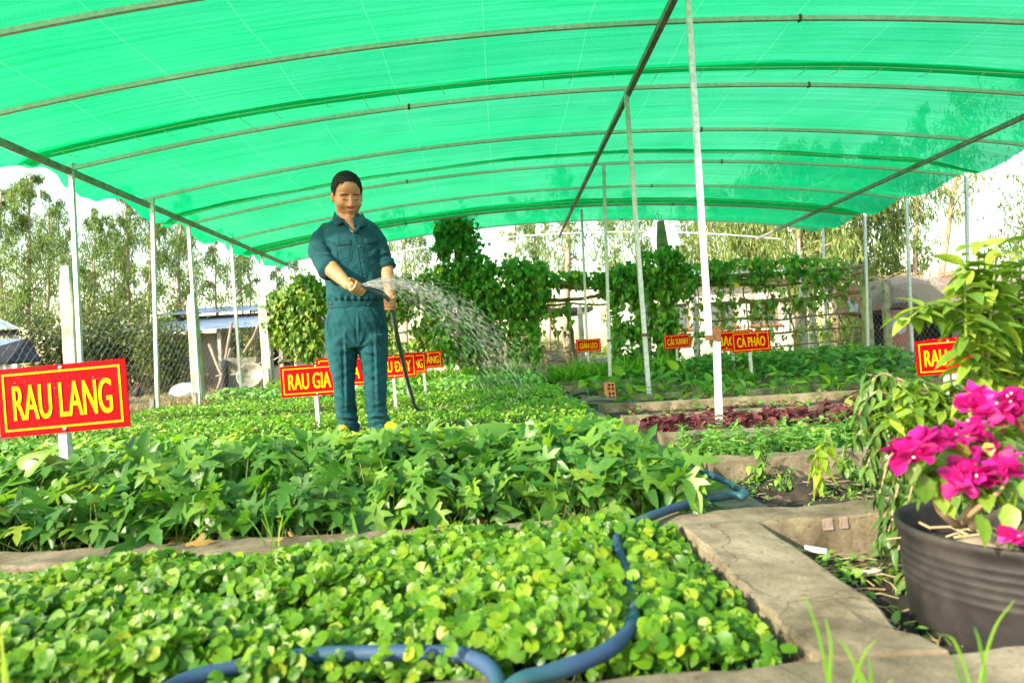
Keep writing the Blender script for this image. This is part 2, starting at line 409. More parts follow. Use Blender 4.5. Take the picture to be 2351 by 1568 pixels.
# ================================================================== SETTING
def fbm(p, s, seed=0):
    """cheap smooth noise for arrays of points, about -1..1"""
    p = np.asarray(p, float) * s; r = np.random.default_rng(seed); out = np.zeros(len(p)); a = 1.0
    for o in range(3):
        for k in range(3):
            d = r.normal(size=3); out += a * .33 * np.sin(p @ d * 2.2 * 2 ** o + r.random() * 6.28)
        a *= .5
    return out
def slab(name, x0, x1, y0, y1, z0, z1, mat, amp=.006, bev=.009, parent=None, step=.05):
    """weathered block with softened edges; long axis subdivided"""
    alongx = (x1 - x0) >= (y1 - y0)
    L, W, H = (x1 - x0, y1 - y0, z1 - z0) if alongx else (y1 - y0, x1 - x0, z1 - z0)
    nl = max(3, int(L / step)); b = bev
    nw = max(2, int(W / step))
    top = [(-W / 2 + b + (W - 2 * b) * i / nw, H) for i in range(nw + 1)]
    prof = [(-W / 2, 0), (-W / 2, H * .5), (-W / 2, H - b), (-W / 2 + b * .3, H - b * .3)] + top + [(W / 2 - b * .3, H - b * .3), (W / 2, H - b), (W / 2, H * .5), (W / 2, 0)]
    prof = np.array(prof); m = len(prof); t = np.linspace(0, L, nl + 1)
    V = np.zeros((nl + 1, m, 3)); V[:, :, 0] = t[:, None]; V[:, :, 1] = prof[None, :, 0]; V[:, :, 2] = prof[None, :, 1]
    V = V.reshape(-1, 3)
    seed = int(abs(x0 * 13 + y0 * 71) * 10) % 9999
    for ax in range(1, 3):
        d = fbm(V, 5, seed + ax) * amp * .5 + fbm(V, 40, seed + 5 + ax) * amp * .35 + np.random.default_rng(seed).normal(size=len(V)) * amp * .16
        d[V[:, 2] < 1e-6] = 0; V[:, ax] += d
    V[:, 2] += fbm(V * [1, 0, 0], 1.6, seed + 9) * amp * 1.2 * (V[:, 2] > H * .4)
    rc = np.random.default_rng(seed + 3); nch = max(2, int(L * 3.2))
    for _ in range(nch if amp > .004 else 0):
        cxx = rc.uniform(0, L); sd = rc.choice([-1, 1]); wch = rc.uniform(.02, .07); dch = rc.uniform(.006, .018)
        near = np.exp(-((V[:, 0] - cxx) / wch) ** 2) * np.clip(1 - np.abs(V[:, 1] - sd * W / 2) / .035, 0, 1) * (V[:, 2] > H * .7)
        V[:, 2] -= near * dch; V[:, 1] -= sd * near * dch * .8
    if not alongx: V = np.stack([-V[:, 1], V[:, 0], V[:, 2]], 1)
    ox, oy = (x0, (y0 + y1) / 2) if alongx else ((x0 + x1) / 2, y0)
    F = []
    for i in range(nl):
        for k in range(m - 1):
            F.append((i * m + k, (i + 1) * m + k, (i + 1) * m + k + 1, i * m + k + 1))
    mb = MB(); mb.v = [tuple(p) for p in V]; mb.f = F
    mb.f.append(tuple(range(m))); mb.f.append(tuple(range(nl * m + m - 1, nl * m - 1, -1)))
    o = link(name, mb.mesh(name, mat, False), parent, (ox, oy, z0)); return o
def kerb(x0, x1, y0, y1, z1=.10, z0=-.08, mat='concrete', amp=.006):
    return struct(slab('kerb', x0, x1, y0, y1, z0, z1, M[mat], amp))

def sheet(name, x0, x1, y0, y1, z, mat, step=.06, amp=.012, seed=1):
    nx = max(2, int((x1 - x0) / step)); ny = max(2, int((y1 - y0) / step))
    X, Y = np.meshgrid(np.linspace(x0, x1, nx + 1), np.linspace(y0, y1, ny + 1))
    P = np.stack([X.ravel(), Y.ravel(), np.full(X.size, z)], 1)
    P[:, 2] += fbm(P, 7, seed) * amp + rng.normal(size=len(P)) * amp * .25
    i = np.arange(nx * ny); r, c = i // nx, i % nx; a = r * (nx + 1) + c
    F = np.stack([a, a + 1, a + nx + 2, a + nx + 1], 1)
    return struct(link(name, np_mesh(name, P, F, mat)))

# ground out to the horizon
mb = MB()
g = [-1500, -300, -60, -20, -10, 0, 10, 20, 60, 300, 1500]
gy = [-300, -60, -8, 0, 5, 10, 16, 24, 40, 90, 300, 1500]
for y in gy:
    for x in g: mb.v.append((x, y, -.085 + .02 * math.sin(x * 1.3 + y)))
for j in range(len(gy) - 1):
    for i in range(len(g) - 1):
        a = j * len(g) + i; mb.f.append((a, a + 1, a + len(g) + 1, a + len(g)))
struct(mb.build('ground', M['ground'], smooth=True))
sheet('ground_verge', -16, -4.3, 4.0, 26, -.03, M['ground'], .35, .03, 3)

# concrete kerbs of the beds
kerb(-2.7, 3.2, .70, .972, .10)
kerb(.43, .62, .975, 1.717, .104)
kerb(-3.6, 2.9, 1.72, 1.862, .10)
RB = [2.66, 3.46, 4.56, 5.64, 6.80, 7.96, 9.15, 10.4]
for k, y in enumerate(RB): kerb(.80, 6.5, y, y + .13, .10 + .006 * (k % 2))
LB = [4.36, 6.60, 8.9, 11.2]
for y in LB: kerb(-4.1, .59, y, y + (.26 if y < 5 else .15), .09)
struct(slab('path', .60, .79, 1.866, 13.6, -.08, .055, M['concrete'], .006))
# bed soil
sheet('soil', -2.7, .43, .957, 1.72, .025, M['soil'], .05, .015, 2)
sheet('soil', -4.2, .60, 1.864, 4.36, .03, M['soil'], .08, .02, 3)
sheet('soil', -4.2, .60, 4.62, 13.8, .02, M['soil'], .12, .02, 4)
sheet('soil', .62, 3.2, .957, 1.72, .0, M['soil'], .02, .022, 5)
sheet('soil', .795, 2.9, 1.864, 2.66, .02, M['soil'], .02, .024, 6)
sheet('soil', .80, 6.5, 2.79, 13.8, .03, M['soil'], .10, .015, 7)

# ------------------------------------------------------------------ shade house
SP = 1.38
XR, XL, XE = 1.44, -4.23, 6.72
def zc(x):
    x = np.asarray(x, float); d = x - XR
    return 3.25 - np.where(d < 0, .0174, .0150) * d * d
sh = empty('shade_house', (0, 0, 0))
tag(sh, 'shade house of galvanised posts and arched pipes roofed with bright green net', 'shade house')

def steel_bar(name, a, b, w=.045, mat='steel'):
    a = np.array(a); b = np.array(b)
    m = MB(); m.bar(a, b, w, w, up=(1, 0, 0)); return m.build(name, M[mat], sh)
# centre posts
def xy(p, z): return (p[0], p[1], z)
b3 = on(1650, 985, .05); t3 = at(1572, -122, 4.5)
cut = .17
p3 = steel_bar('post', b3 * (1 - cut) + t3 * cut * 1.0 - np.array([.02, 0, 0]), t3, .034)
p3['label'] = 'tall post welded to a rusty stub'
st = MB(); top_s = b3 * (1 - .185) + t3 * .185; st.bar(b3 - [0, 0, .1], top_s + [.026, -.004, 0], .036, .036, (1, 0, 0)); st.build('post_stub', M['steel'], sh)
wl = MB(); q = b3 * (1 - .168) + t3 * .168
wl.box(q + [.026, -.005, .03], (.040, .040, .085)); wl.box(q + [-.018, -.003, .012], (.040, .040, .03))
wl.build('weld', M['rust'], p3)
for bp, tp, Y, zb in (((1490, 905), (1437, 207), 6.9, .06), ((1402, 905), (1386, 377), 9.66, .06), ((1351, 850), (1335, 482), 12.42, 0)):
    t = at(*tp, Y); b = at(*bp, Y); k = (b[2] - t[2]); b = t + (b - t) * ((zb - t[2]) / k)
    m = b * .66 + t * .34 if Y < 12 else None
    po = steel_bar('post', b, t, .042)
    if Y < 10:
        w = MB(); w.box(b * .80 + t * .20, (.056, .056, .03)); w.build('weld', M['rust'], po)
LP = []
for n, tp, bp in ((4, None, None), (5, (163, 372), (190, 930)), (6, (350, 458), (362, 930)), (7, (432, 497), (458, 930)), (8, (530, 543), (555, 915)), (9, (600, 573), (622, 890)), (10, (662, 600), (680, 850))):
    Y = n * SP
    if tp is None: t = np.array([XL, Y, float(zc(XL))]); b = np.array([XL + .1, Y, -.05])
    else:
        t = at(*tp, Y); b = at(*bp, Y); b = t + (b - t) * ((-.05 - t[2]) / (b[2] - t[2]))
    steel_bar('post', b, t, .040)
    s_ = MB(); s_.bar(b + [-.05, -.01, 0], b + [-.05, -.01, .32], .05, .05, (1, 0, 0)); s_.build('post_stub', M['steel_dark'], sh)
for n, tp, bp in ((5, None, None), (6, None, None), (7, (2218, 390), (2226, 900)), (8, (2080, 456), (2095, 820)), (9, (1985, 490), (1993, 810)), (10, (1889, 525), (1897, 760)), (11, (1833, 548), (1842, 760))):
    Y = n * SP
    if tp is None: t = np.array([XE, Y, float(zc(XE))]); b = np.array([XE, Y, -.05])
    else:
        t = at(*tp, Y); b = at(*bp, Y); b = t + (b - t) * ((-.05 - t[2]) / (b[2] - t[2]))
    steel_bar('post', b, t, .040)
# arches
xs = np.linspace(XL - .03, XE, 40)
for n in range(2, 12):
    xe = xs if n < 10 else np.linspace(XL - .03, XE if n == 10 else 6.4, 40)
    ya = 4.5 if n == 3 else n * SP
    pts = np.stack([xe, np.full(40, ya), zc(xe) - .035], 1)
    m = MB()
    a = (.030 if n < 10 else .024) / 2
    rings = [[p + [0, -a, -a * 1.2], p + [0, a, -a * 1.2], p + [0, a, a * 1.2], p + [0, -a, a * 1.2]] for p in pts]
    m.loft(rings); ar = m.build('arch', M['steel_pale' if n < 10 else 'steel'], sh)
    for xw in ((-1.6 + (n % 3) * .4, 4.2 - (n % 2) * .9) if n % 2 else (2.6,)):
        w = MB(); w.box((xw, ya, float(zc(xw)) - .035), (.02, .043, .051)); w.build('weld', M['rust'], ar)
def long_beam(name, x, z, y0, y1, w=.05):
    m = MB(); m.bar((x, y0, z), (x, y1, z), w, w); return m.build(name, M['steel_dark'], sh)
long_beam('ridge_beam', XR, 3.25 - .085, 2.7, 15.3, .05)
long_beam('eave_beam', XL, float(zc(XL)) - .06, 2.7, 14.6, .055)
long_beam('purlin', 5.87, float(zc(5.87)) - .085, 2.7, 15.2, .05)
# net sheets
def net_mat(name, k):
    m, nt, out = new_mat(name)
    f = noise(nt, 1.0, 6, .6, stretch=(.5, 26, 1), dist=.3); f2 = noise(nt, 1.3, 4, .5, stretch=(.8, .7, 1))
    c = ramp(nt, f, [(.3, (.0, .37 * k, .115 * k)), (.7, (.004, .45 * k, .16 * k))])
    tc = N(nt, 'ShaderNodeTexCoord'); sx = N(nt, 'ShaderNodeSeparateXYZ'); nt.links.new(tc.outputs['Object'], sx.inputs[0])
    md = N(nt, 'ShaderNodeMath', operation='PINGPONG'); nt.links.new(sx.outputs['X'], md.inputs[0]); md.inputs[1].default_value = .43
    lt = N(nt, 'ShaderNodeMath', operation='LESS_THAN'); nt.links.new(md.outputs[0], lt.inputs[0]); lt.inputs[1].default_value = .005
    wv = noise(nt, 1.0, 2, .5, stretch=(150, 60, 1)); wr = ramp(nt, wv, [(.35, (.84, .86, .84)), (.65, (1.12, 1.10, 1.12))])
    m0 = N(nt, 'ShaderNodeMix', data_type='RGBA', blend_type='MULTIPLY'); m0.inputs[0].default_value = 1.0; nt.links.new(c, m0.inputs[6]); nt.links.new(wr, m0.inputs[7])
    mc = N(nt, 'ShaderNodeMix', data_type='RGBA', blend_type='MIX'); ml = N(nt, 'ShaderNodeMath', operation='MULTIPLY'); nt.links.new(lt.outputs[0], ml.inputs[0]); ml.inputs[1].default_value = .10
    nt.links.new(ml.outputs[0], mc.inputs[0]); nt.links.new(m0.outputs[2], mc.inputs[6]); mc.inputs[7].default_value = (.35, .80, .55, 1); c = mc.outputs[2]
    tr = N(nt, 'ShaderNodeBsdfTranslucent'); nt.links.new(c, tr.inputs[0])
    di = N(nt, 'ShaderNodeBsdfDiffuse'); nt.links.new(c, di.inputs[0])
    m1 = N(nt, 'ShaderNodeMixShader'); m1.inputs[0].default_value = .35; nt.links.new(tr.outputs[0], m1.inputs[1]); nt.links.new(di.outputs[0], m1.inputs[2])
    tp = N(nt, 'ShaderNodeBsdfTransparent'); tp.inputs[0].default_value = (.50, 1.0, .66, 1)
    ad = N(nt, 'ShaderNodeMath', operation='MULTIPLY'); nt.links.new(f, ad.inputs[0]); nt.links.new(f2, ad.inputs[1])
    mr = N(nt, 'ShaderNodeMapRange'); nt.links.new(ad.outputs[0], mr.inputs[0]); mr.inputs[1].default_value = .12; mr.inputs[2].default_value = .42
    mr.inputs[3].default_value = .04; mr.inputs[4].default_value = .15
    m2 = N(nt, 'ShaderNodeMixShader'); nt.links.new(mr.outputs[0], m2.inputs[0]); nt.links.new(m1.outputs[0], m2.inputs[1]); nt.links.new(tp.outputs[0], m2.inputs[2])
    nt.links.new(m2.outputs[0], out.inputs[0]); return m
M['net'] = net_mat('shade_net', 1.0)
def net_sheet(y0, y1, lift, seed):
    nx = 110; ny = max(8, int((y1 - y0) / .06))
    xs_ = np.concatenate([np.linspace(XL - .34, XL - .02, 8), np.linspace(XL, XE + .05, nx)])
    ys_ = np.linspace(y0, y1, ny + 1)
    X, Y = np.meshgrid(xs_, ys_); n = len(xs_)
    Z = zc(X) - .005 + lift
    ph = (Y / SP) % 1.0
    Z -= .05 * np.sin(np.pi * ph) ** 2 * (.7 + .3 * np.sin(X * .9 + seed))
    P = np.stack([X.ravel(), Y.ravel(), Z.ravel()], 1)
    P[:, 2] += fbm(P * [1, 1, 0], 1.1, seed) * .012 * (np.sin(np.pi * ph).ravel() ** 2)
    # slack hem outside the eave
    xr = P[:, 0]; out_ = np.clip((XL - xr) / .34, 0, 1)
    wav = np.abs(np.sin(P[:, 1] * 2.276 + .3)) ** 1.5
    P[:, 2] -= out_ * (.02 + .06 * wav + .05 * fbm(P * [0, 1, 0], 3, seed)) ; P[:, 0] += out_ * .22 * (1 - .5 * wav)
    outr = np.clip((xr - 5.95) / .8, 0, 1); P[:, 2] -= outr * .10 * np.abs(np.sin(np.pi * P[:, 1] / SP)) ** 1.3; P[:, 0] -= outr * .12 * np.abs(np.sin(np.pi * P[:, 1] / SP))
    i = np.arange((n - 1) * ny); r, c = i // (n - 1), i % (n - 1); a = r * n + c
    F = np.stack([a, a + 1, a + n + 1, a + n], 1)
    return link('shade_net', np_mesh('shade_net', P, F, M['net']), sh)
SHEETS = [(2.62, 6.60), (6.40, 9.32), (9.10, 12.45), (11.9, 14.05)]
for k, (a, b) in enumerate(SHEETS): net_sheet(a, b, .004 + .012 * (k % 2), 20 + k)
# stitching along the overlaps
for y0, y1 in ((6.40, 6.9), (9.10, 9.66), (11.9, 12.42)):
    m = MB(); x = -4.0
    while x < 6.2:
        L = random.uniform(.18, .42) * (1.6 if random.random() < .12 else 1); dx = random.uniform(-.03, .03)
        z = float(zc(x)); pts = [(x + dx * t, y0 + .02 + L * t, z - .022 - .05 * math.sin(math.pi * (((y0 + L * t) / SP) % 1)) ** 2 - .012 * math.sin(math.pi * t)) for t in (0, .33, .66, 1)]
        m.tube(pts, .0028, 4); x += random.uniform(.25, .55)
    m.build('stitching', M['thread'], sh)
    h = MB(); xx = np.linspace(-4.1, 6.3, 60)
    h.tube(np.stack([xx, np.full(60, y0) + .01 * np.sin(xx * 3), zc(xx) - .02 - .05 * math.sin(math.pi * ((y0 / SP) % 1)) ** 2], 1), .0028, 4); h.build('hem', M['thread'], sh)

# ------------------------------------------------------------------ fences
def chain_link(parent, a, b, z0, z1, s=.062, r=.0017):
    a = np.array(a, float); b = np.array(b, float); L = np.linalg.norm(b - a); d = (b - a) / L
    ns = int(L / s); nz = int((z1 - z0) / s)
    nrm = np.array([-d[1], d[0]])
    segs0, segs1 = [], []
    j = np.arange(ns)
    for i in range(nz):
        o0 = ((i + j) % 2) * s; o1 = ((i + 1 + j) % 2) * s
        u0 = j * s + o0; u1 = j * s + o1
        wob = .012 * np.sin(j * .7 + i * .31)
        p0 = np.stack([a[0] + d[0] * u0 + nrm[0] * wob, a[1] + d[1] * u0 + nrm[1] * wob, np.full(ns, z0 + i * s)], 1)
        p1 = np.stack([a[0] + d[0] * u1 + nrm[0] * wob, a[1] + d[1] * u1 + nrm[1] * wob, np.full(ns, z0 + (i + 1) * s)], 1)
        segs0.append(p0); segs1.append(p1)
    V, F, C = stems(np.concatenate(segs0), np.concatenate(segs1), r / .8, seg=1)
    o = link('chain_link_mesh', np_mesh('chain_link_mesh', V, F, M['wire'], smooth=False), parent); o['kind'] = 'stuff'
    w = MB()
    for z in (z0 + .02, (z0 + z1) / 2, z1): w.tube([(a[0], a[1], z), ((a[0] + b[0]) / 2, (a[1] + b[1]) / 2, z - .01), (b[0], b[1], z)], .0022, 4)
    w.build('tension_wire', M['wire'], parent)
def conc_post(parent, p, h, w=.11, mat='concrete_pale', lean=(0, 0), name='fence_post'):
    m = MB(); n = 8
    rings = []
    for i in range(n + 1):
        t = i / n; z = h * t; k = 1 - .10 * t; e = w / 2 * k * (1 - (.35 if i == n else 0)); bb = e * .82
        c = np.array([p[0] + lean[0] * t, p[1] + lean[1] * t, p[2] + z])
        rings.append([c + np.array(q) + rng.normal(size=3) * [.003, .003, 0] for q in ((-e, -bb, 0), (-bb, -e, 0), (bb, -e, 0), (e, -bb, 0), (e, bb, 0), (bb, e, 0), (-bb, e, 0), (-e, bb, 0))])
    m.loft(rings); return m.build(name, M[mat], parent)
lf = empty('wire_fence', (-4.7, 7, 0)); tag(lf, 'chain link fence on whitish concrete posts along the straw strewn yard', 'fence'); lf.location = (0, 0, 0)
pst = [on(0, 0, 9) * 0 + np.array([-4.75, 4.6, -.08]), at(178, 830, 7.5), at(457, 830, 10.6), at(616, 830, 12.9)]
for k, p in enumerate(pst):
    q = np.array([p[0] - .02, p[1], -.08]); o = conc_post(lf, q, 1.83 + .03 * (k % 2), .15 if k < 3 else .13, 'concrete_pale', (-.05, 0))
    if k == 1: o['label'] = 'whitish concrete post with a rusty bolt hole'
chain_link(lf, (-4.82, 4.5), (-4.82, 7.6), .0, 1.36); chain_link(lf, (-4.82, 7.6), (-4.55, 13.0), .0, 1.36)
bf = empty('wire_fence', (0, 0, 0)); tag(bf, 'chain link fence behind the vine trellis, facing the pale rendered house', 'fence')
for x in (-4.3, -1.2, 1.9, 4.6, 7.35): conc_post(bf, np.array([x, 15.9, -.08]), 1.75, .12, 'concrete_pale')
chain_link(bf, (-4.3, 15.85), (7.35, 15.85), 0, 1.4, .07)
rf = empty('wire_fence', (0, 0, 0)); tag(rf, 'chain link fence in front of the paint daubed concrete shelter', 'fence')
for y in (7.4, 10.2, 13.0): conc_post(rf, np.array([7.45, y, -.08]), 1.7, .12, 'concrete_moss')
chain_link(rf, (7.4, 7.0), (7.4, 15.7), .0, 1.55, .066)

# ------------------------------------------------------------------ buildings
def corrugated(name, p00, p10, p01, p11, mat, parent, pitch=.11, amp=.014, thick=.01):
    """sheet with ribs running from edge 0 to edge 1: p00-p10 is the upper edge, p01-p11 the lower"""
    p00, p10, p01, p11 = map(lambda p: np.array(p, float), (p00, p10, p01, p11))
    n = int(np.linalg.norm(p10 - p00) / pitch * 4); nrm = np.cross(p10 - p00, p01 - p00); nrm /= np.linalg.norm(nrm)
    if nrm[2] < 0: nrm = -nrm
    vs = []; fs = []
    for i in range(n + 1):
        t = i / n; h = amp * math.sin(2 * math.pi * i / 4)
        a = p00 * (1 - t) + p10 * t + nrm * h; b = p01 * (1 - t) + p11 * t + nrm * h
        vs += [a, b, a - nrm * thick, b - nrm * thick]
    for i in range(n):
        o = 4 * i; fs += [(o, o + 1, o + 5, o + 4), (o + 2, o + 6, o + 7, o + 3), (o + 1, o + 3, o + 7, o + 5), (o, o + 4, o + 6, o + 2)]
    m = MB(); m.add(vs, fs); return m.build(name, mat, parent)
# long shed with two roof tiers
sd = empty('shed', (-10, 22, 0)); sd.location = (0, 0, 0); tag(sd, 'long low shed with earth coloured wall and two tiers of bluish metal roof', 'shed')
m = MB(); m.box((-11.2, 22.4, .85), (4.6, .18, 1.9)); m.build('wall', M['grey_wall'], sd)
m = MB(); m.box((-7.6, 24.0, 1.0), (4.2, .18, 2.2)); m.build('wall', M['white_wall'], sd)
m = MB(); m.box((-13.5, 24.0, .8), (.18, 3.2, 1.8)); m.build('wall', M['grey_wall'], sd)
for x in (-13.4, -11, -8.8, -6.9, -5.7):
    m = MB(); m.bar((x, 21.6, -.1), (x, 21.6, 1.9), .1); m.build('column', M['concrete_pale'], sd)
corrugated('roof', (-14.0, 24.0, 2.35), (-5.2, 24.0, 2.45), (-13.9, 21.2, 1.82), (-5.2, 21.2, 1.9), M['metal_roof'], sd)
corrugated('roof', (-12.0, 27.0, 3.05), (-5.0, 27.0, 3.1), (-12.0, 23.7, 2.58), (-5.0, 23.7, 2.62), M['metal_roof'], sd)
m = MB(); m.box((-8.5, 23.9, 2.42), (6.9, .06, .16)); m.build('fascia', M['dark'], sd)
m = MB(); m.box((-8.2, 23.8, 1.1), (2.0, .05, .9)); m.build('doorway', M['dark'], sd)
# little hut
hu = empty('hut', (0, 0, 0)); tag(hu, 'little hut with corrugated tin wall and pale gable roof by the trees', 'hut')
hx, hy = -9.75, 13.6
corrugated('roof', (hx - 1.6, hy + .5, 1.55), (hx + .15, hy + .5, 1.40), (hx - 1.9, hy - .9, 1.12), (hx - .25, hy - .9, 1.02), M['metal_roof'], hu)
m = MB(); m.add([(hx + .12, hy + .5, 1.44), (hx + .62, hy + .1, .98), (hx + .62, hy + .16, .93), (hx + .12, hy + .56, 1.38), (hx - .25, hy - .9, 1.03), (hx + .55, hy - .7, .93), (hx + .55, hy - .7, .88), (hx - .25, hy - .9, .97)], [(0, 1, 2, 3), (0, 4, 5, 1), (4, 7, 6, 5), (3, 2, 6, 7), (1, 5, 6, 2), (0, 3, 7, 4)]); m.build('gable', M['dark'], hu)
corrugated('wall', (hx - .22, hy - .8, 1.0), (hx + .5, hy - .55, .95), (hx - .22, hy - .8, -.1), (hx + .5, hy - .55, -.1), M['metal_roof'], hu, .1, .012)
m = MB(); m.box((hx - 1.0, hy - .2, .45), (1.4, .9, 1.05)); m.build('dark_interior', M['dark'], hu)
for x in (hx - 1.7, hx - .9, hx - .26):
    m = MB(); m.bar((x, hy - .82, -.1), (x, hy - .82, 1.02), .05); m.build('column', M['wood'], hu)
h2 = empty('pavilion', (0, 0, 0)); tag(h2, 'greenish hipped roof of a pavilion rising behind the little hut', 'pavilion')
corrugated('roof', (-17.0, 19.8, 2.75), (-14.9, 19.8, 2.70), (-17, 17.0, 1.93), (-11.8, 17.0, 1.87), M['metal_green'], h2, .16)
m = MB(); m.box((-14.5, 17.2, 1.78), (5.0, .1, .14)); m.build('fascia', M['dark'], h2)
for x in (-15.5, -12.2):
    m = MB(); m.bar((x, 17.4, -.1), (x, 17.4, 1.7), .12); m.build('column', M['concrete_pale'], h2)
# pale house behind trellis
wh = empty('house', (0, 0, 0)); tag(wh, 'pale rendered single storey house seen through the vine trellis', 'house')
wx0, wx1, wy = 3.55, 8.6, 19.0
wins = [(4.3, 5.3), (5.75, 6.6), (7.0, 7.8)]
z0w, z1w = 1.05, 1.75
m = MB(); m.box(((wx0 + wx1) / 2, wy, .47), (wx1 - wx0, .2, 1.14)); m.build('wall', M['white_wall'], wh)
m = MB(); m.box(((wx0 + wx1) / 2, wy, 2.05), (wx1 - wx0, .2, .6)); m.build('wall', M['white_wall'], wh)
edges = [wx0] + [e for w in wins for e in w] + [wx1]
for k in range(0, len(edges), 2):
    m = MB(); m.box(((edges[k] + edges[k + 1]) / 2, wy, 1.395), (edges[k + 1] - edges[k], .2, .706)); m.build('wall', M['white_wall'], wh)
M['window_glass'] = surf('window_glass', [(.3, (.10, .12, .13)), (.7, (.20, .22, .22))], 2, 3, .15)
for a, b in wins:
    m = MB(); m.box(((a + b) / 2, wy + .03, 1.4), (b - a, .02, .7)); w = m.build('window', M['window_glass'], wh)
    m = MB()
    for x in (a + .03, (a + b) / 2, b - .03): m.box((x, wy - .04, 1.4), (.05, .06, .69))
    m.build('frame', M['wood'], w)
    m = MB(); m.box(((a + b) / 2, wy - .12, 1.03), (b - a + .1, .1, .05)); m.build('sill', M['brick'], w)
m = MB(); m.box((wx0, wy + 1.5, 1.1), (.2, 2.8, 2.4)); m.build('wall', M['white_wall'], wh)
m = MB(); m.add([(wx0 - .4, wy - .6, 2.36), (wx1 + .4, wy - .6, 2.36), (wx1 + .4, wy + 3, 2.95), (wx0 - .4, wy + 3, 2.95), (wx0 - .4, wy - .6, 2.42), (wx1 + .4, wy - .6, 2.42), (wx1 + .4, wy + 3, 3.01), (wx0 - .4, wy + 3, 3.01)], [(0, 3, 2, 1), (4, 5, 6, 7), (0, 1, 5, 4), (1, 2, 6, 5), (2, 3, 7, 6), (3, 0, 4, 7)]); m.build('roof', M['metal_green'], wh)
# low boundary wall
lw = empty('low_wall', (0, 0, 0)); tag(lw, 'low pale boundary wall with square piers behind the vines', 'wall')
for a, b in ((-4.2, -.9), (-.55, 1.2), (1.5, 3.4)):
    m = MB(); m.box(((a + b) / 2, 16.6, .16), (b - a, .15, .46)); m.build('wall_panel', M['white_wall'], lw)
for x in (-.72, 1.36):
    m = MB(); m.box((x, 16.6, .24), (.34, .3, .64)); m.build('pier', M['white_wall'], lw)
# open dark shelter behind the trellis
op = empty('open_shelter', (0, 0, 0)); tag(op, 'open sided shelter with thin dark flat roof beyond the trellis', 'shelter')
m = MB(); m.box((.9, 22.0, 1.85), (3.9, 3, .12)); m.build('roof', M['dark'], op)
for x in (-.9, .6, 2.6):
    m = MB(); m.bar((x, 20.7, -.1), (x, 20.7, 1.8), .12); m.build('column', M['concrete_pale'], op)
# paint daubed shelter
m_, nt, out = new_mat('daubed_concrete')
p_ = N(nt, 'ShaderNodeBsdfPrincipled'); p_.inputs['Roughness'].default_value = .85; nt.links.new(p_.outputs[0], out.inputs[0])
r_ = N(nt, 'ShaderNodeValToRGB'); r_.color_ramp.interpolation = 'CONSTANT'
for k, (pos, c) in enumerate([(0, (.62, .44, .04)), (.36, (.26, .22, .17)), (.50, (.20, .16, .13)), (.555, (.30, .11, .08)), (.62, (.34, .40, .46))]):
    e = r_.color_ramp.elements[k] if k < 2 else r_.color_ramp.elements.new(pos)
    e.position = pos; e.color = rgba(c)
nt.links.new(noise(nt, .75, 3, .45), r_.inputs[0]); nt.links.new(r_.outputs[0], p_.inputs['Base Color'])
M['painted'] = m_
ps = empty('concrete_shelter', (0, 0, 0)); tag(ps, 'squat concrete shelter daubed yellow, red and blue with a black opening', 'shelter')
sx0, sx1, sy = 8.05, 13.5, 13.9
m = MB()
nseg = 30; rings = []
for i in range(nseg + 1):
    x = sx0 + (sx1 - sx0) * i / nseg; e = .05 * math.sin(i * 1.7) + .03 * math.sin(i * .6)
    t = 1.72 + .05 * math.sin(i * .9); b = 1.06 + .06 * math.sin(i * .8 + 1)
    rings.append([(x, sy + .0, b), (x, sy - .12 - e * .3, b + .1), (x, sy - .14, t - .15), (x, sy - .02, t), (x, sy + 2.4, t), (x, sy + 2.4, b)])
m.loft([[np.array(p) for p in r] for r in rings]); m.build('lintel', M['painted'], ps, smooth=False)
for a, b in ((8.1, 8.5), (9.55, 10.3), (11.7, 12.1)):
    m = MB(); m.box(((a + b) / 2, sy + .2, .5), (b - a, .35, 1.15)); m.build('pier', M['painted'], ps)
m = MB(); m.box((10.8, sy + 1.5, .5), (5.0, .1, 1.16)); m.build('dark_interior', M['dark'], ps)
m = MB()
for k in range(500):
    x = random.uniform(sx0, sx1); y = random.uniform(sy - .1, sy + 1.0); z = 1.72 + random.uniform(0, .12); a = random.uniform(0, 6.28); L = random.uniform(.1, .3)
    m.bar((x, y, z), (x + L * math.cos(a), y + L * math.sin(a), z + random.uniform(-.06, .12)), .008)
th = m.build('thatch', M['straw'], ps); th['kind'] = 'stuff'

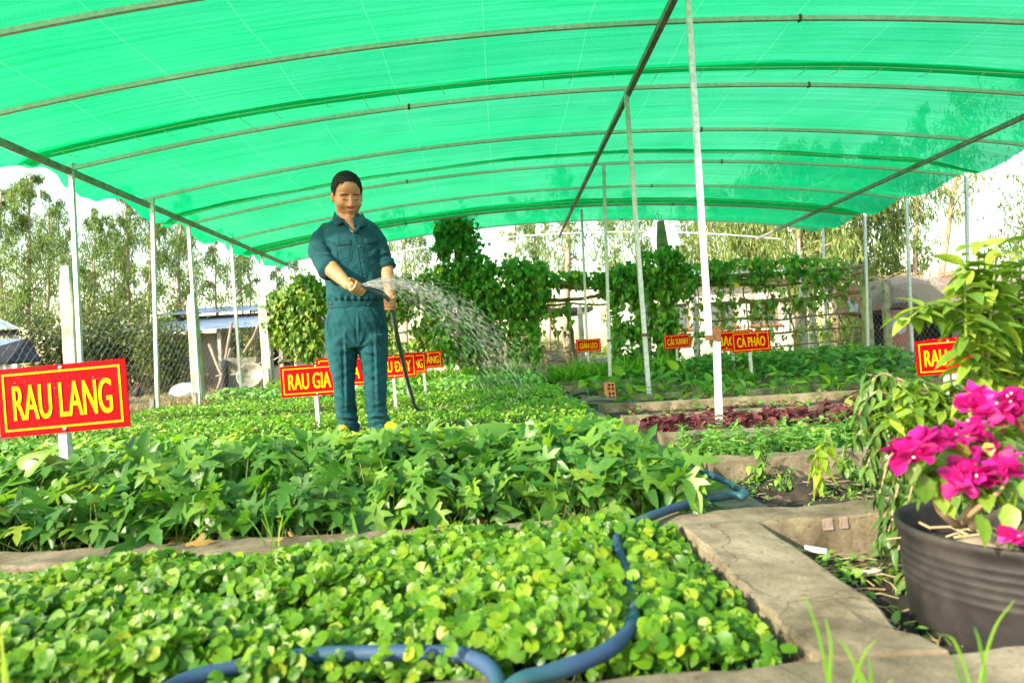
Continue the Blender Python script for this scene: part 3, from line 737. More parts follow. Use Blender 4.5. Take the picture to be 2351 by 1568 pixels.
# ================================================================== TREES
M['euc'] = leaf_mat('eucalyptus_leaf', [(0, (0.069, 0.1437, 0.0403)), (0.35, (0.1207, 0.2127, 0.0633)), (0.7, (0.184, 0.2875, 0.0862)), (1, (0.2645, 0.3565, 0.115))], .5, .38)
M['euc_pale'] = leaf_mat('eucalyptus_pale_leaf', [(0, (0.1035, 0.1725, 0.046)), (0.4, (0.1955, 0.276, 0.0747)), (0.8, (0.2875, 0.368, 0.1092)), (1, (0.3795, 0.4255, 0.184))], .5, .38)
def tree(label, px, Y, top_px, crown0=.35, spread=1.2, nleaf=5000, lean=0.0, trunk=.07, seed=1, mat='euc', lsize=.17, group='eucalyptus trees beyond the fences', droop=1.15, nb=26, px_top=None):
    r = np.random.default_rng(seed)
    base = at(px, 830, Y); base[2] = -.1
    ref = at(px_top if px_top is not None else px, top_px, Y)
    H = ref[2] + .1
    tx = ref[0] - base[0] if px_top is not None else -H * .03
    root = empty('eucalyptus_tree', base); tag(root, label, 'tree', group)
    n = 12; ts = np.linspace(0, 1, n)
    wob = np.cumsum(r.normal(size=(n, 2)) * .035 * H / 7, axis=0); wob -= wob[0]
    pts = np.stack([tx * ts + wob[:, 0] + lean * ts * H, wob[:, 1], H * ts * .97], 1)
    m = MB(); m.tube(pts, trunk * (1 - .82 * ts) + .006, 7)
    tr = m.build('trunk', M['bark'], root, smooth=True)
    P, S = [], []
    limbs = MB()
    for k in range(nb):
        t = crown0 + (1 - crown0) * ((k + r.random()) / nb) ** .9
        i = min(n - 2, int(t * (n - 1))); f = t * (n - 1) - i
        p = pts[i] * (1 - f) + pts[i + 1] * f
        a = r.random() * 6.283; up = r.uniform(.25, 1.1); L = spread * (1.15 - .75 * abs(t - .55)) * r.uniform(.45, 1.0) * (1.0 if t < .9 else .55)
        d = np.array([math.cos(a), math.sin(a), up]); d /= np.linalg.norm(d)
        q = p + d * L; mid = p + d * L * .5 + [0, 0, .06 * L]
        limbs.tube([p, mid, q], [trunk * .25 + .006, trunk * .14 + .005, .004], 4, caps=False)
        nc = max(3, int(nleaf * .66 / nb))
        ncl = 5
        cent = p[None] + (q - p)[None] * np.linspace(.35, 1.08, ncl)[:, None] + r.normal(size=(ncl, 3)) * .14 * L
        ci = r.integers(0, ncl, nc)
        sp = r.normal(size=(nc, 3)) * np.array([.17, .17, .20]) * L * .9
        sp[:, 2] -= np.abs(r.normal(size=nc)) * .14 * L
        P.append(cent[ci] + sp)
    limbs.build('limb', M['bark'], tr, smooth=True)
    P = np.concatenate(P); nn = len(P)
    rot = rot_yaw_pitch_roll(r.random(nn) * 6.283, -r.normal(droop, .4, nn), r.normal(0, .8, nn))
    V, F, C = scatter(*T_DIA, P, rot, np.stack([np.ones(nn), np.ones(nn), np.ones(nn)], 1) * (lsize * r.uniform(.6, 1.3, nn))[:, None])
    cr = link('crown', np_mesh('crown', V, F, M[mat], C, smooth=False), root); cr['kind'] = 'stuff'
    return root
yl = 'slender eucalyptus in the yard beyond the concrete posts and chicken yard'
YL = ['slender eucalyptus overhanging the pavilion roof at the edge of the grove', 'tallest domed eucalyptus crown in the grove behind the hut', 'thin eucalyptus half hidden behind the tallest domed one', 'low distant eucalyptus filling the gap behind the tall concrete post', 'round-crowned eucalyptus behind the tall concrete post with the bolt hole', 'smaller eucalyptus between the round-crowned one and the airy pale one', 'airy eucalyptus with a pointed top touching the net hem', 'eucalyptus standing before the near corner of the long shed', 'bushy eucalyptus growing up beside the middle of the shed roof', 'sparse-topped eucalyptus between the bushy one and the second concrete post']
k = 0
for px, Y, tp, c0, spd, nl, trk in ((12, 23, 425, .25, 1.1, 6500, .07), (72, 21, 388, .28, 1.05, 8500, .08), (108, 26, 440, .25, 1.2, 6500, .07), (165, 30, 520, .2, 1.2, 5000, .07), (212, 24, 482, .3, 1.0, 7000, .07), (262, 28, 500, .25, 1.1, 5000, .07),
                                (302, 23, 418, .35, .9, 5500, .08), (352, 22, 478, .30, .85, 5000, .07), (402, 25, 428, .35, .95, 6000, .08), (436, 27, 485, .3, .9, 4500, .07)):
    tree(YL[k], px, Y, tp, c0, spd, nl, trunk=trk, seed=40 + k, px_top=px - 6 + (k % 3) * 5); k += 1
ys = 'thin bare-stemmed eucalyptus standing by the long shed roof'
for px, Y, tp, c0, spd, nl, trk in ((500, 25, 520, .55, .65, 1700, .06), (548, 24, 530, .5, .7, 1900, .055), (566, 28, 545, .55, .6, 1300, .05), (590, 26, 560, .5, .7, 1500, .05), (648, 27, 560, .55, .6, 1400, .05), (688, 29, 575, .5, .7, 1400, .05)):
    tree(ys, px, Y, tp, c0, spd, nl, trunk=trk, seed=60 + k, px_top=px - 18, nb=16); k += 1
yb = 'spindly eucalyptus showing between the vine covered trellis and the net'
for px, Y, tp, c0, spd, nl, trk in ((905, 24, 470, .35, .8, 1800, .05), (940, 23, 480, .4, .8, 2200, .06), (985, 24, 480, .35, .8, 2200, .06), (1195, 23, 440, .3, .8, 2400, .06), (1232, 22, 440, .35, .8, 2600, .06), (1262, 25, 470, .3, .9, 2400, .055), (1420, 23, 470, .3, 1.1, 4200, .06), (1475, 21, 440, .35, 1.0, 4200, .06), (1570, 24, 460, .3, 1.0, 3600, .06)):
    tree(yb, px, Y, tp, c0, spd, nl, trunk=trk, seed=80 + k, px_top=px - 12, mat='euc_pale' if k % 2 else 'euc', nb=20); k += 1
tree('thick trunked pale eucalyptus rising close behind the climbing frame sign', 1302, 18.5, 380, .5, 1.0, 2600, trunk=.14, seed=200, px_top=1296, nb=16)
yr = 'full leafed yellow-green eucalyptus behind the twiggy end of the trellis'
for px, Y, tp, c0, spd, nl, trk, pt in ((1650, 22, 420, .15, 1.3, 9000, .08, 1640), (1720, 20, 400, .12, 1.4, 11000, .09, 1725), (1790, 21, 410, .12, 1.3, 9500, .09, 1790)):
    tree(yr, px, Y, tp, c0, spd, nl, trunk=trk, seed=100 + k, px_top=pt, mat='euc_pale', nb=34, lsize=.2); k += 1
tree('fork trunked white-barked eucalyptus beside the bare pipe frame', 1838, 16.6, 330, .3, 1.3, 9000, trunk=.15, seed=301, px_top=1842, mat='euc_pale', nb=32, lsize=.2)
yq = 'tall weeping eucalyptus beyond the fence by the paint daubed shelter'
YQ = {1915: 'broad weeping eucalyptus directly behind the mossy end post of the trellis', 1985: 'thick weeping eucalyptus reaching low between trellis and daubed shelter', 2058: 'light weeping eucalyptus above the yellow corner of the shelter', 2105: 'straight bare-stemmed eucalyptus rising behind the shelter roof', 2135: 'steeply leaning eucalyptus trunk beside the straight bare one', 2420: 'big overhanging eucalyptus whose sprays droop beside the thin pole'}
for px, Y, tp, c0, spd, nl, trk, pt in ((1915, 19, 330, .08, 1.5, 13000, .09, 1905), (1985, 20, 330, .05, 1.4, 12000, .09, 1985), (2058, 21, 300, .1, 1.2, 8500, .08, 2065), (2105, 19, 240, .3, .9, 3000, .09, 2112), (2135, 18.5, 180, .5, .9, 2600, .10, 2225), (2420, 19, 150, .15, 2.3, 9000, .12, 2400)):
    tree(YQ[px], px, Y, tp, c0, spd, nl, trunk=trk, seed=120 + k, px_top=pt, nb=30, lsize=.2, mat='euc' if k % 2 else 'euc_pale'); k += 1
# far wood closing the horizon
r = np.random.default_rng(5)
nn = 26000
xx = r.uniform(-60, 60, nn); yy = r.uniform(46, 60, nn); hh = (1.7 + .9 * fbm(np.stack([xx, yy * 0, xx * 0], 1), .12, 4)) * r.random(nn) ** .7
V, F, C = scatter(*T_DIA, np.stack([xx, yy, hh], 1), rot_yaw_pitch_roll(r.random(nn) * 6.28, -r.normal(.6, .5, nn), r.normal(0, .8, nn)), r.uniform(.35, .7, nn) * np.array(1.0))
fw = link('treeline', np_mesh('treeline', V, F, M['euc_pale'], C, False)); fw['kind'] = 'stuff'; fw['label'] = 'far low treeline closing off the fields'
# undergrowth shrubs in the yard
M['shrub'] = leaf_mat('shrub_leaf', [(0, (.04, .075, .02)), (.5, (.09, .14, .03)), (1, (.18, .21, .06))], .5, .3)
def shrub(label, px, Y, top_px, rx, n, seed, mat='shrub', ls=.09, group=None, y0=860, name='bush'):
    r = np.random.default_rng(seed); b = at(px, y0, Y); b[2] = -.08; H = at(px, top_px, Y)[2] + .08
    root = empty(name, b); tag(root, label, 'bush', group)
    m = MB(); P = []
    for q in range(9):
        a = r.random() * 6.28; tip = np.array([math.cos(a) * rx * .8 * r.random(), math.sin(a) * rx * .6 * r.random(), H * r.uniform(.55, 1)])
        m.tube([(0, 0, 0), tip * [.4, .4, .55], tip], [.014, .01, .004], 5, caps=False)
        nc = n // 9; s = r.random(nc) ** .6
        P.append(tip[None] * (.25 + .8 * s)[:, None] + r.normal(size=(nc, 3)) * [rx * .3, rx * .3, H * .11])
    m.build('stem', M['twig'], root, smooth=True)
    P = np.concatenate(P); P[:, 2] = np.abs(P[:, 2]); nn = len(P)
    V, F, C = scatter(*T_OVS, P, rot_yaw_pitch_roll(r.random(nn) * 6.28, -r.normal(.5, .5, nn), r.normal(0, .6, nn)), ls * r.uniform(.6, 1.3, nn))
    f = link('foliage', np_mesh('foliage', V, F, M[mat], C), root); f['kind'] = 'stuff'
    return root
shrub('tangled green bush growing against the shed wall under the trees', 372, 19.5, 745, .9, 3400, 31, ls=.12)
shrub('wide weedy bush behind the little hut and first tall trees', 160, 20, 720, 1.7, 4200, 32, ls=.13)
shrub('broad leafy bush between the tall concrete post and shed', 262, 20.5, 700, 1.3, 4200, 33, 'shrub', ls=.13)
shrub('yellow-green bush growing beside the third concrete post', 585, 15.2, 760, .42, 1300, 34, 'shrub', ls=.07)
shrub('dry weedy bush beneath the weeping trees behind the fence', 1930, 17.5, 690, 1.2, 2600, 35, 'euc_pale', ls=.11) if False else None

# ================================================================== TRELLIS AND VINES
TY = 13.0
tl = empty('trellis', (0, 0, 0)); tag(tl, 'rustic climbing frame of crooked poles tied between concrete posts', 'trellis')
def tpost(px, py0, py1, Y, w, mat): 
    t = at(px, py0, Y); conc_post(tl, np.array([t[0], t[1], -.08]), t[2] + .08, w, mat, (0, 0), 'post')
tpost(1517, 508, 0, 13.0, .20, 'concrete_moss'); tpost(1051, 512, 0, 12.9, .20, 'concrete_moss'); tpost(1984, 628, 0, 12.5, .15, 'concrete_moss'); tpost(612, 690, 0, 13.1, .14, 'concrete_pale')
tpost(1840, 668, 0, 14.6, .13, 'concrete_pale'); tpost(1478, 640, 0, 15.2, .16, 'concrete_pale')
m = MB()
for dx in (-.05, 0, .05):
    p = at(1512, 508, 13.0); m.tube([p + [dx, 0, -.05], p + [dx * 1.2, 0, .1], p + [dx * .1 - .02, 0, .2 - abs(dx)]], .005, 4)
m.build('rebar', M['rust'], tl)
def pole(p0, p1, r0, sag=.05, Y0=TY, Y1=TY, mat='bamboo', jit=.02):
    a = at(*p0, Y0); b = at(*p1, Y1); n = 9; t = np.linspace(0, 1, n)[:, None]
    pts = a + (b - a) * t; pts[:, 2] -= sag * np.sin(np.pi * t[:, 0]); pts += rng.normal(size=pts.shape) * [jit, jit, jit]
    m = MB(); m.tube(pts, r0 * (1 - .3 * t[:, 0]) , 6); m.build('pole', M[mat], tl, smooth=True)
pole((1248, 652), (1425, 648), .05, .02); pole((1240, 690), (1430, 668), .045, .05); pole((1245, 700), (1500, 690), .025, .02)
pole((1380, 640), (1720, 640), .035, .03); pole((1560, 640), (1990, 612), .055, .02); pole((1600, 655), (1975, 640), .03, .04)
pole((1700, 690), (2010, 658), .05, .10); pole((1640, 700), (1960, 668), .03, .06); pole((1590, 735), (2000, 715), .025, .05); pole((1600, 772), (1985, 745), .026, .06); pole((1640, 800), (1975, 775), .02, .05)
pole((905, 762), (1010, 757), .02, .01); pole((640, 832), (735, 818), .04, .0, 12.6, 12.6, 'wood'); pole((905, 690), (1250, 660), .03, .02); pole((625, 700), (905, 690), .03, .03)
pole((1955, 632), (1998, 606), .05, 0, 12.5, 12.9)
pole((1808, 640), (1828, 815), .022, 0, 12.9, 12.9); pole((1705, 660), (1722, 800), .018, 0, 12.9, 12.9); pole((1255, 700), (1305, 838), .025, 0, 12.8, 12.6, 'twig'); pole((1300, 690), (1322, 835), .05, 0, 13.6, 13.6, 'bark')
for x in (1600, 1660, 1760, 1860, 1900, 1940): pole((x, 650), (x + random.uniform(-15, 25), 820), .012, 0, 13.2, 13.2, 'twig', .03)
# twiggy mesh between
tw = MB()
for k in range(170):
    x = random.uniform(1560, 1985); y = random.uniform(625, 815); a = random.choice([random.gauss(.1, .25), random.gauss(1.4, .35)]); L = random.uniform(30, 130)
    p = at(x, y, TY + random.uniform(-.2, .35)); q = at(min(1990, x + L * math.cos(a)), max(612, min(820, y - L * math.sin(a) * .7)), TY + random.uniform(-.2, .35)); mid = (p + q) / 2 + rng.normal(size=3) * .05
    tw.tube([p, mid, q], random.uniform(.003, .008), 4, caps=False)
for k in range(60):
    x = random.uniform(1250, 1430); y = random.uniform(628, 665); p = at(x, y, TY + random.uniform(-.4, .8)); q = at(x + random.uniform(40, 150), y + random.uniform(-14, 14), TY + random.uniform(-.4, .8))
    tw.tube([p, (p + q) / 2 + rng.normal(size=3) * .04, q], random.uniform(.004, .011), 4, caps=False)
t_ = tw.build('twig_tangle', M['twig'], tl); t_['kind'] = 'stuff'

M['vine'] = leaf_mat('vine_leaf', [(0, (0.0562, 0.1875, 0.025)), (0.4, (0.1063, 0.2937, 0.04)), (0.8, (0.175, 0.4, 0.05)), (1, (0.25, 0.475, 0.0562))], .42, .32, (1.5, 1.6, .5))
M['vine_light'] = leaf_mat('vine_light_leaf', [(0, (0.075, 0.1875, 0.0312)), (0.35, (0.15, 0.2875, 0.05)), (0.75, (0.25, 0.3875, 0.075)), (1, (0.4, 0.45, 0.075))], .45, .30, (1.5, 1.5, .5))
M['vine_stem'] = surf('vine_stem', [(.3, (.08, .10, .03)), (.7, (.22, .22, .08))], 12, 3, .8)
VINE_LEAF_OBJS = 300
def vine(label, blobs, n, ls, mat, seed, leafobj=60, stemn=60, name='climbing_vine', tplt=None):
    """blobs: (px, py, Y, half width px, half height px, depth m, weight). Leaves hang outwards on the camera-facing and upper skins."""
    r = np.random.default_rng(seed); P = []; OUT = []
    w = np.array([b[6] for b in blobs], float); w /= w.sum()
    for b, wt in zip(blobs, w):
        k = int(n * wt); c = at(b[0], b[1], b[2]); rx = b[3] * b[2] / FPX; rz = b[4] * b[2] / FPX
        d = r.normal(size=(k, 3)); d /= np.linalg.norm(d, axis=1)[:, None]
        d = np.sign(d) * np.abs(d) ** .72
        rad = (r.uniform(.62, 1.06, k) + (r.random(k) < .08) * r.uniform(0, .35, k)) * (1 + .30 * fbm(d * 2, 2.4, seed + int(b[0])))
        P.append(c + d * rad[:, None] * [rx, b[5], rz]); OUT.append(d)
    P = np.concatenate(P); OUT = np.concatenate(OUT)
    ok = (P[:, 2] > .03) & (OUT[:, 1] < .75); P, OUT = P[ok], OUT[ok]; nn = len(P)
    yaw = np.arctan2(-OUT[:, 0], OUT[:, 1]) + r.normal(0, .7, nn)
    rot = rot_yaw_pitch_roll(yaw, -np.clip(r.normal(1.05, .35, nn), -.2, 1.7), r.normal(0, .35, nn))
    s = ls * r.uniform(.6, 1.25, nn)
    tp = tplt or T_HEART
    base = np.array([P[:, 0].mean(), P[:, 1].mean(), 0.0])
    root = empty(name, base); tag(root, label, 'vine')
    near = np.argsort(P[:, 1] + r.random(nn) * .5)[:leafobj]
    rest = np.setdiff1d(np.arange(nn), near)
    V, F, C = scatter(*tp, P[rest] - base, rot[rest], s[rest])
    f = link('foliage', np_mesh('foliage', V, F, M[mat], C), root); f['kind'] = 'stuff'
    leaf_children(root, tp, P[near] - base, rot[near], s[near], M[mat])
    if stemn:
        i0 = r.integers(0, nn, stemn); m = MB()
        for i in i0:
            a = P[i]; b = a + np.array([r.normal(0, .12), r.normal(0, .06), -r.uniform(.15, .6)]); b[2] = max(b[2], 0)
            m.tube([a - base, (a + b) / 2 - base + r.normal(size=3) * .03, b - base], .004, 4, caps=False)
        st_ = m.build('stem', M['vine_stem'], root); st_['kind'] = 'stuff'
    return root
_leaf_cache = {}
def leaf_children(root, tp, P, rot, s, mat, name='leaf', thick=None):
    key = (tp[0].tobytes(), mat.name)
    if key not in _leaf_cache:
        me = np_mesh(name, tp[0], tp[1], mat); _leaf_cache[key] = me
    me = _leaf_cache[key]
    for p, r_, k in zip(P, rot, s):
        o = bpy.data.objects.new(name, me); col.objects.link(o); o.parent = root
        m4 = Matrix(r_.tolist()).to_4x4(); m4 = Matrix.Translation(Vector(p)) @ m4 @ Matrix.Scale(float(k), 4)
        o.matrix_local = m4
vine('dense heart-leaved vine smothering the tall concrete post up to the net', [(1052, 600, 12.85, 46, 100, .30, 2.2), (1040, 540, 12.85, 36, 40, .25, .8), (1055, 730, 12.85, 66, 110, .35, 1.6), (1085, 640, 12.9, 50, 50, .4, .9)], 6000, .095, 'vine', 71)
vine('thick dark vine mound bulging from the trellis beside the tall post', [(1150, 660, 12.9, 80, 60, .4, 1.6), (1215, 660, 12.9, 42, 62, .4, 1.2), (1160, 725, 13.0, 75, 70, .3, 1.0), (1205, 780, 12.9, 36, 60, .25, .6), (1100, 700, 12.9, 60, 60, .3, .8)], 5400, .095, 'vine', 72)
vine('paler vine screen hanging behind the person and the water spray', [(960, 665, 13.2, 85, 34, .3, 1.1), (940, 740, 13.2, 90, 80, .25, 1.2), (1010, 775, 13.1, 60, 60, .25, .9), (1110, 790, 13.1, 55, 48, .25, .6), (905, 690, 13.2, 45, 50, .3, .6)], 4800, .085, 'vine_light', 73)
vine('leafy vine heaped over the trellis end by the concrete post', [(690, 700, 12.6, 62, 40, .35, 1.2), (670, 745, 12.6, 50, 50, .3, 1.0), (705, 770, 12.6, 40, 50, .3, .7), (740, 680, 12.7, 45, 30, .3, .6), (650, 690, 12.6, 32, 18, .3, .4), (635, 735, 12.6, 24, 26, .2, .35), (700, 655, 12.6, 26, 22, .2, .4), (740, 720, 12.7, 40, 60, .25, .6), (715, 805, 12.6, 22, 24, .2, .25)], 5200, .088, 'vine_light', 74)
vine('vine clothing the concrete post with bare rebar on top', [(1517, 605, 12.9, 50, 32, .28, 1.0), (1470, 650, 12.9, 52, 40, .3, 1.1), (1430, 640, 12.9, 40, 30, .3, .6), (1520, 690, 12.9, 32, 70, .22, 1.0), (1530, 790, 12.9, 26, 50, .2, .7), (1440, 720, 12.9, 42, 60, .25, 1.0), (1445, 790, 12.9, 42, 52, .25, 1.0), (1565, 650, 12.9, 30, 30, .28, .5)], 4600, .105, 'vine', 75)
vine('loose gourd vine trailing along the top rails of the trellis', [(1610, 625, 13.0, 60, 24, .35, 1.0), (1690, 625, 13.0, 70, 28, .4, 1.0), (1780, 615, 13.0, 80, 26, .4, 1.1), (1870, 620, 13.0, 75, 30, .4, .9), (1750, 680, 13.0, 30, 50, .2, .5), (1665, 680, 13.0, 26, 40, .2, .35), (1850, 670, 13.0, 50, 40, .25, .5), (1930, 640, 13.0, 40, 28, .3, .35)], 1250, .105, 'vine', 76)
vine('sparse vine straggling over the thin horizontal poles of the trellis', [(1300, 640, 13.0, 50, 16, .4, .8), (1350, 640, 13.0, 50, 18, .4, .8), (1290, 735, 13.0, 22, 40, .2, .25), (1400, 665, 13.0, 26, 24, .3, .5)], 520, .12, 'vine', 77, 30, 30)
vine('wispy vine dangling on the twiggy trellis above the signs', [(1610, 740, 13.0, 60, 50, .15, .8), (1700, 760, 13.0, 50, 50, .15, .6), (1790, 740, 13.0, 60, 60, .15, .8), (1910, 720, 13.0, 55, 60, .15, .7)], 520, .10, 'vine_light', 78, 30, 40)
# yellow gourd flowers
M['gourd_flower'] = leaf_mat('gourd_flower', [(0, (.80, .55, .01)), (1, (.9, .7, .02))], .6, .4, (1, 1, .6))
fl_t = tpl_round(10, .12, .05)
for px, py in ((1375, 618), (1625, 640), (1722, 612), (1690, 655), (1010, 620), (878, 600), (1320, 632)):
    p = at(px, py, 12.55); o = link('gourd_flower', np_mesh('gourd_flower', fl_t[0] * .11, fl_t[1], M['gourd_flower'])); o.location = tuple(p); o.rotation_euler = (R(70), 0, random.random())
    tag(o, 'open yellow gourd blossom among the vine leaves on the trellis', 'flower', 'yellow blossoms on the trellis')
mg = surf('gourd_skin', [(.3, (.10, .22, .04)), (.7, (.2, .32, .08))], 9, 3, .5)
for px, py, L in ((1772, 760, .28), (1535, 688, .2), (1430, 685, .15)):
    p = at(px, py, 12.6); m = MB(); m.tube([p + [0, 0, L / 2], p + [0, 0, L * .3], p, p - [0, 0, L * .3], p - [0, 0, L / 2]], [.008, .026, .036, .03, .008], 10); m.tube([p + [0, 0, L / 2], p + [.01, .1, L / 2 + .12]], .004, 5)
    tag(m.build('gourd', mg, base=p, smooth=True), 'pale green luffa gourd hanging down from the trellis', 'gourd', 'gourds hanging from the trellis')

# ================================================================== VEGETABLE BEDS
M['penny'] = leaf_mat('pennywort_leaf', [(0, (0.038, 0.133, 0.0076)), (0.3, (0.076, 0.209, 0.0095)), (0.65, (0.1283, 0.2755, 0.0114)), (0.93, (0.19, 0.323, 0.0142)), (1, (0.285, 0.342, 0.019))], .40, .38, (1.4, 1.5, .3), .32)
M['sweet'] = leaf_mat('sweet_potato_leaf', [(0, (0.0378, 0.1344, 0.021)), (0.35, (0.0672, 0.1932, 0.0294)), (0.7, (0.1176, 0.2604, 0.042)), (0.95, (0.1848, 0.336, 0.0336)), (1, (0.252, 0.3528, 0.0336))], .36, .40, (1.5, 1.6, .45), .32)
M['stalk'] = leaf_mat('leaf_stalk', [(0, (.10, .18, .03)), (.6, (.18, .27, .05)), (1, (.26, .28, .08))], .5, .2)
M['herb'] = leaf_mat('herb_leaf', [(0, (0.0732, 0.2074, 0.0183)), (0.4, (0.1342, 0.3172, 0.0244)), (0.8, (0.2318, 0.427, 0.0366)), (1, (0.4148, 0.488, 0.061))], .36, .34, (1.5, 1.5, .45))
M['herb_blue'] = leaf_mat('basil_leaf', [(0, (0.0732, 0.2074, 0.0488)), (0.4, (0.1464, 0.3294, 0.0732)), (0.8, (0.2684, 0.4636, 0.1098)), (1, (0.366, 0.549, 0.122))], .36, .34, (1.4, 1.5, .55))
M['grass'] = leaf_mat('grass_leaf', [(0, (0.0732, 0.2196, 0.0183)), (0.5, (0.1586, 0.366, 0.0305)), (1, (0.3172, 0.488, 0.061))], .42, .36, (1.5, 1.5, .45))
M['amaranth'] = leaf_mat('amaranth_leaf', [(0, (.07, .012, .025)), (.4, (.13, .025, .045)), (.75, (.19, .05, .07)), (.92, (.22, .08, .07)), (1, (.24, .28, .07))], .42, .28, (1.5, .7, .8))
M['seedling'] = leaf_mat('seedling_leaf', [(0, (0.0854, 0.2196, 0.0305)), (0.5, (0.1586, 0.3416, 0.0488)), (1, (0.3172, 0.488, 0.0732))], .4, .34, (1.5, 1.5, .45))
M['eggplant'] = leaf_mat('eggplant_leaf', [(0, (0.0427, 0.1342, 0.0244)), (0.5, (0.0854, 0.2196, 0.0427)), (1, (0.183, 0.3294, 0.061))], .5, .28, (1.5, 1.5, .5))
M['dry'] = leaf_mat('dry_leaf', [(0, (.30, .16, .03)), (1, (.48, .30, .06))], .7, .3, (1.2, 1, .5))

HOSE_PX = [(300, 1640), (410, 1568), (520, 1535), (650, 1510), (780, 1500), (930, 1498), (1040, 1500), (1105, 1520), (1142, 1560), (1150, 1640), (1180, 1668), (1160, 1600), (1200, 1562), (1300, 1532), (1390, 1495), (1440, 1450), (1456, 1400), (1444, 1340), (1428, 1285), (1415, 1245), (1425, 1222), (1470, 1196), (1540, 1168), (1620, 1146), (1680, 1137), (1704, 1139), (1708, 1130), (1690, 1119), (1650, 1100), (1604, 1078)]
def catmull(P, n=6):
    P = np.array(P, float); Q = np.vstack([2 * P[0] - P[1], P, 2 * P[-1] - P[-2]]); out = []
    for i in range(1, len(Q) - 2):
        for t in np.linspace(0, 1, n, endpoint=False):
            a, b, c, d = Q[i - 1], Q[i], Q[i + 1], Q[i + 2]
            out.append(.5 * (2 * b + (c - a) * t + (2 * a - 5 * b + 4 * c - d) * t * t + (3 * b - a - 3 * c + d) * t ** 3))
    out.append(P[-1]); return np.array(out)
hz = []
for k, (x, y) in enumerate(HOSE_PX):
    z = .111 if k < 12 else .119 if k < 21 else (.124 if k < 27 else .09)
    hz.append(on(x, y, z))
HOSE = catmull(hz, 6)

def bed(name, label, base):
    o = empty(name, base); tag(o, label, 'vegetable bed'); return o

tilt_ = tilt
# ---- pennywort
def pennywort():
    r = np.random.default_rng(3); n = 21000
    P = np.stack([r.uniform(-1.55, .405, n), r.uniform(.995, 1.70, n), np.zeros(n)], 1)
    dens = fbm(P * [1, 1, 0], 3.2, 8)
    keep = dens + r.normal(size=n) * .35 > -.75
    edge = np.clip((P[:, 0] - .20) / .2, 0, 1) * np.clip((1.25 - P[:, 1]) / .25, 0, 1)
    keep &= r.random(n) > edge * .75
    P = P[keep]; n = len(P)
    hgt = .055 + .028 * fbm(P * [1, 1, 0], 4.5, 9) + r.random(n) ** .8 * .062
    hgt *= 1 - .35 * np.clip((P[:, 0] - .25) / .15, 0, 1); hgt *= 1 - .5 * np.clip((P[:, 1] - 1.52) / .15, 0, 1) * np.clip((-.2 - P[:, 0]) / .2, 0, 1)
    P[:, 2] = .028 + hgt
    # keep the hose readable
    H = HOSE[(HOSE[:, 1] < 1.75)]
    d = np.sqrt(((P[:, None, :2] - H[None, :, :2]) ** 2).sum(2)).min(1)
    low = (d < .022) & (r.random(n) > .10)
    P[low, 2] = np.minimum(P[low, 2], .092)
    infront = (d < .045) & (r.random(n) > .3); P[infront, 2] = np.minimum(P[infront, 2], .128)
    s = r.uniform(.012, .0275, n) * (1 + .35 * (r.random(n) < .08)) * (1 + .12 * (P[:, 2] > .12))
    yaw = r.random(n) * 6.28
    tlt = np.abs(r.normal(.2, .25, n))
    rot = tilt_(rot_yaw_pitch_roll(yaw, -tlt + .1, r.normal(0, .3, n)), r.normal(.62, .33, n), r.normal(.22, .3, n))
    base = np.array([-.5, 1.34, .03]); root = bed('pennywort_bed', 'bed packed with small round glossy pennywort leaves in front of the sweet potatoes', base)
    score = P[:, 1] * 1.0 - P[:, 2] * 5 + (np.abs(P[:, 0]) > .72 * P[:, 1]) * 3
    order = np.argsort(score); near = order[:300]; rest = order[300:]
    tA, tB = tpl_round(12, .10, .30), tpl_round(12, -.05, .35)
    h = rest[::2]; g_ = rest[1::2]
    parts = [scatter(*tA, P[h] - base, rot[h], s[h]), scatter(*tB, P[g_] - base, rot[g_], s[g_])]
    V, F, C = cat(parts); f = link('foliage', np_mesh('foliage', V, F, M['penny'], C), root); f['kind'] = 'stuff'
    leaf_children(root, tA, P[near] - base, rot[near], s[near], M['penny'])
    q = r.choice(n, 3600, replace=False); P0 = P[q].copy(); P0[:, 2] = .03; P0[:, :2] += r.normal(size=(3600, 2)) * .018
    V, F, C = stems(P0 - base, P[q] - base - [0, 0, .002], .0011, bend=.2); f = link('stalks', np_mesh('stalks', V, F, M['stalk'], C), root); f['kind'] = 'stuff'
    # a few yellowed leaves
    q = r.choice(n, 26, replace=False); PP = P[q].copy(); PP[:, 2] *= .75
    leaf_children(root, tA, PP - base, rot[q], s[q], M['dry'], 'dry_leaf')
pennywort()

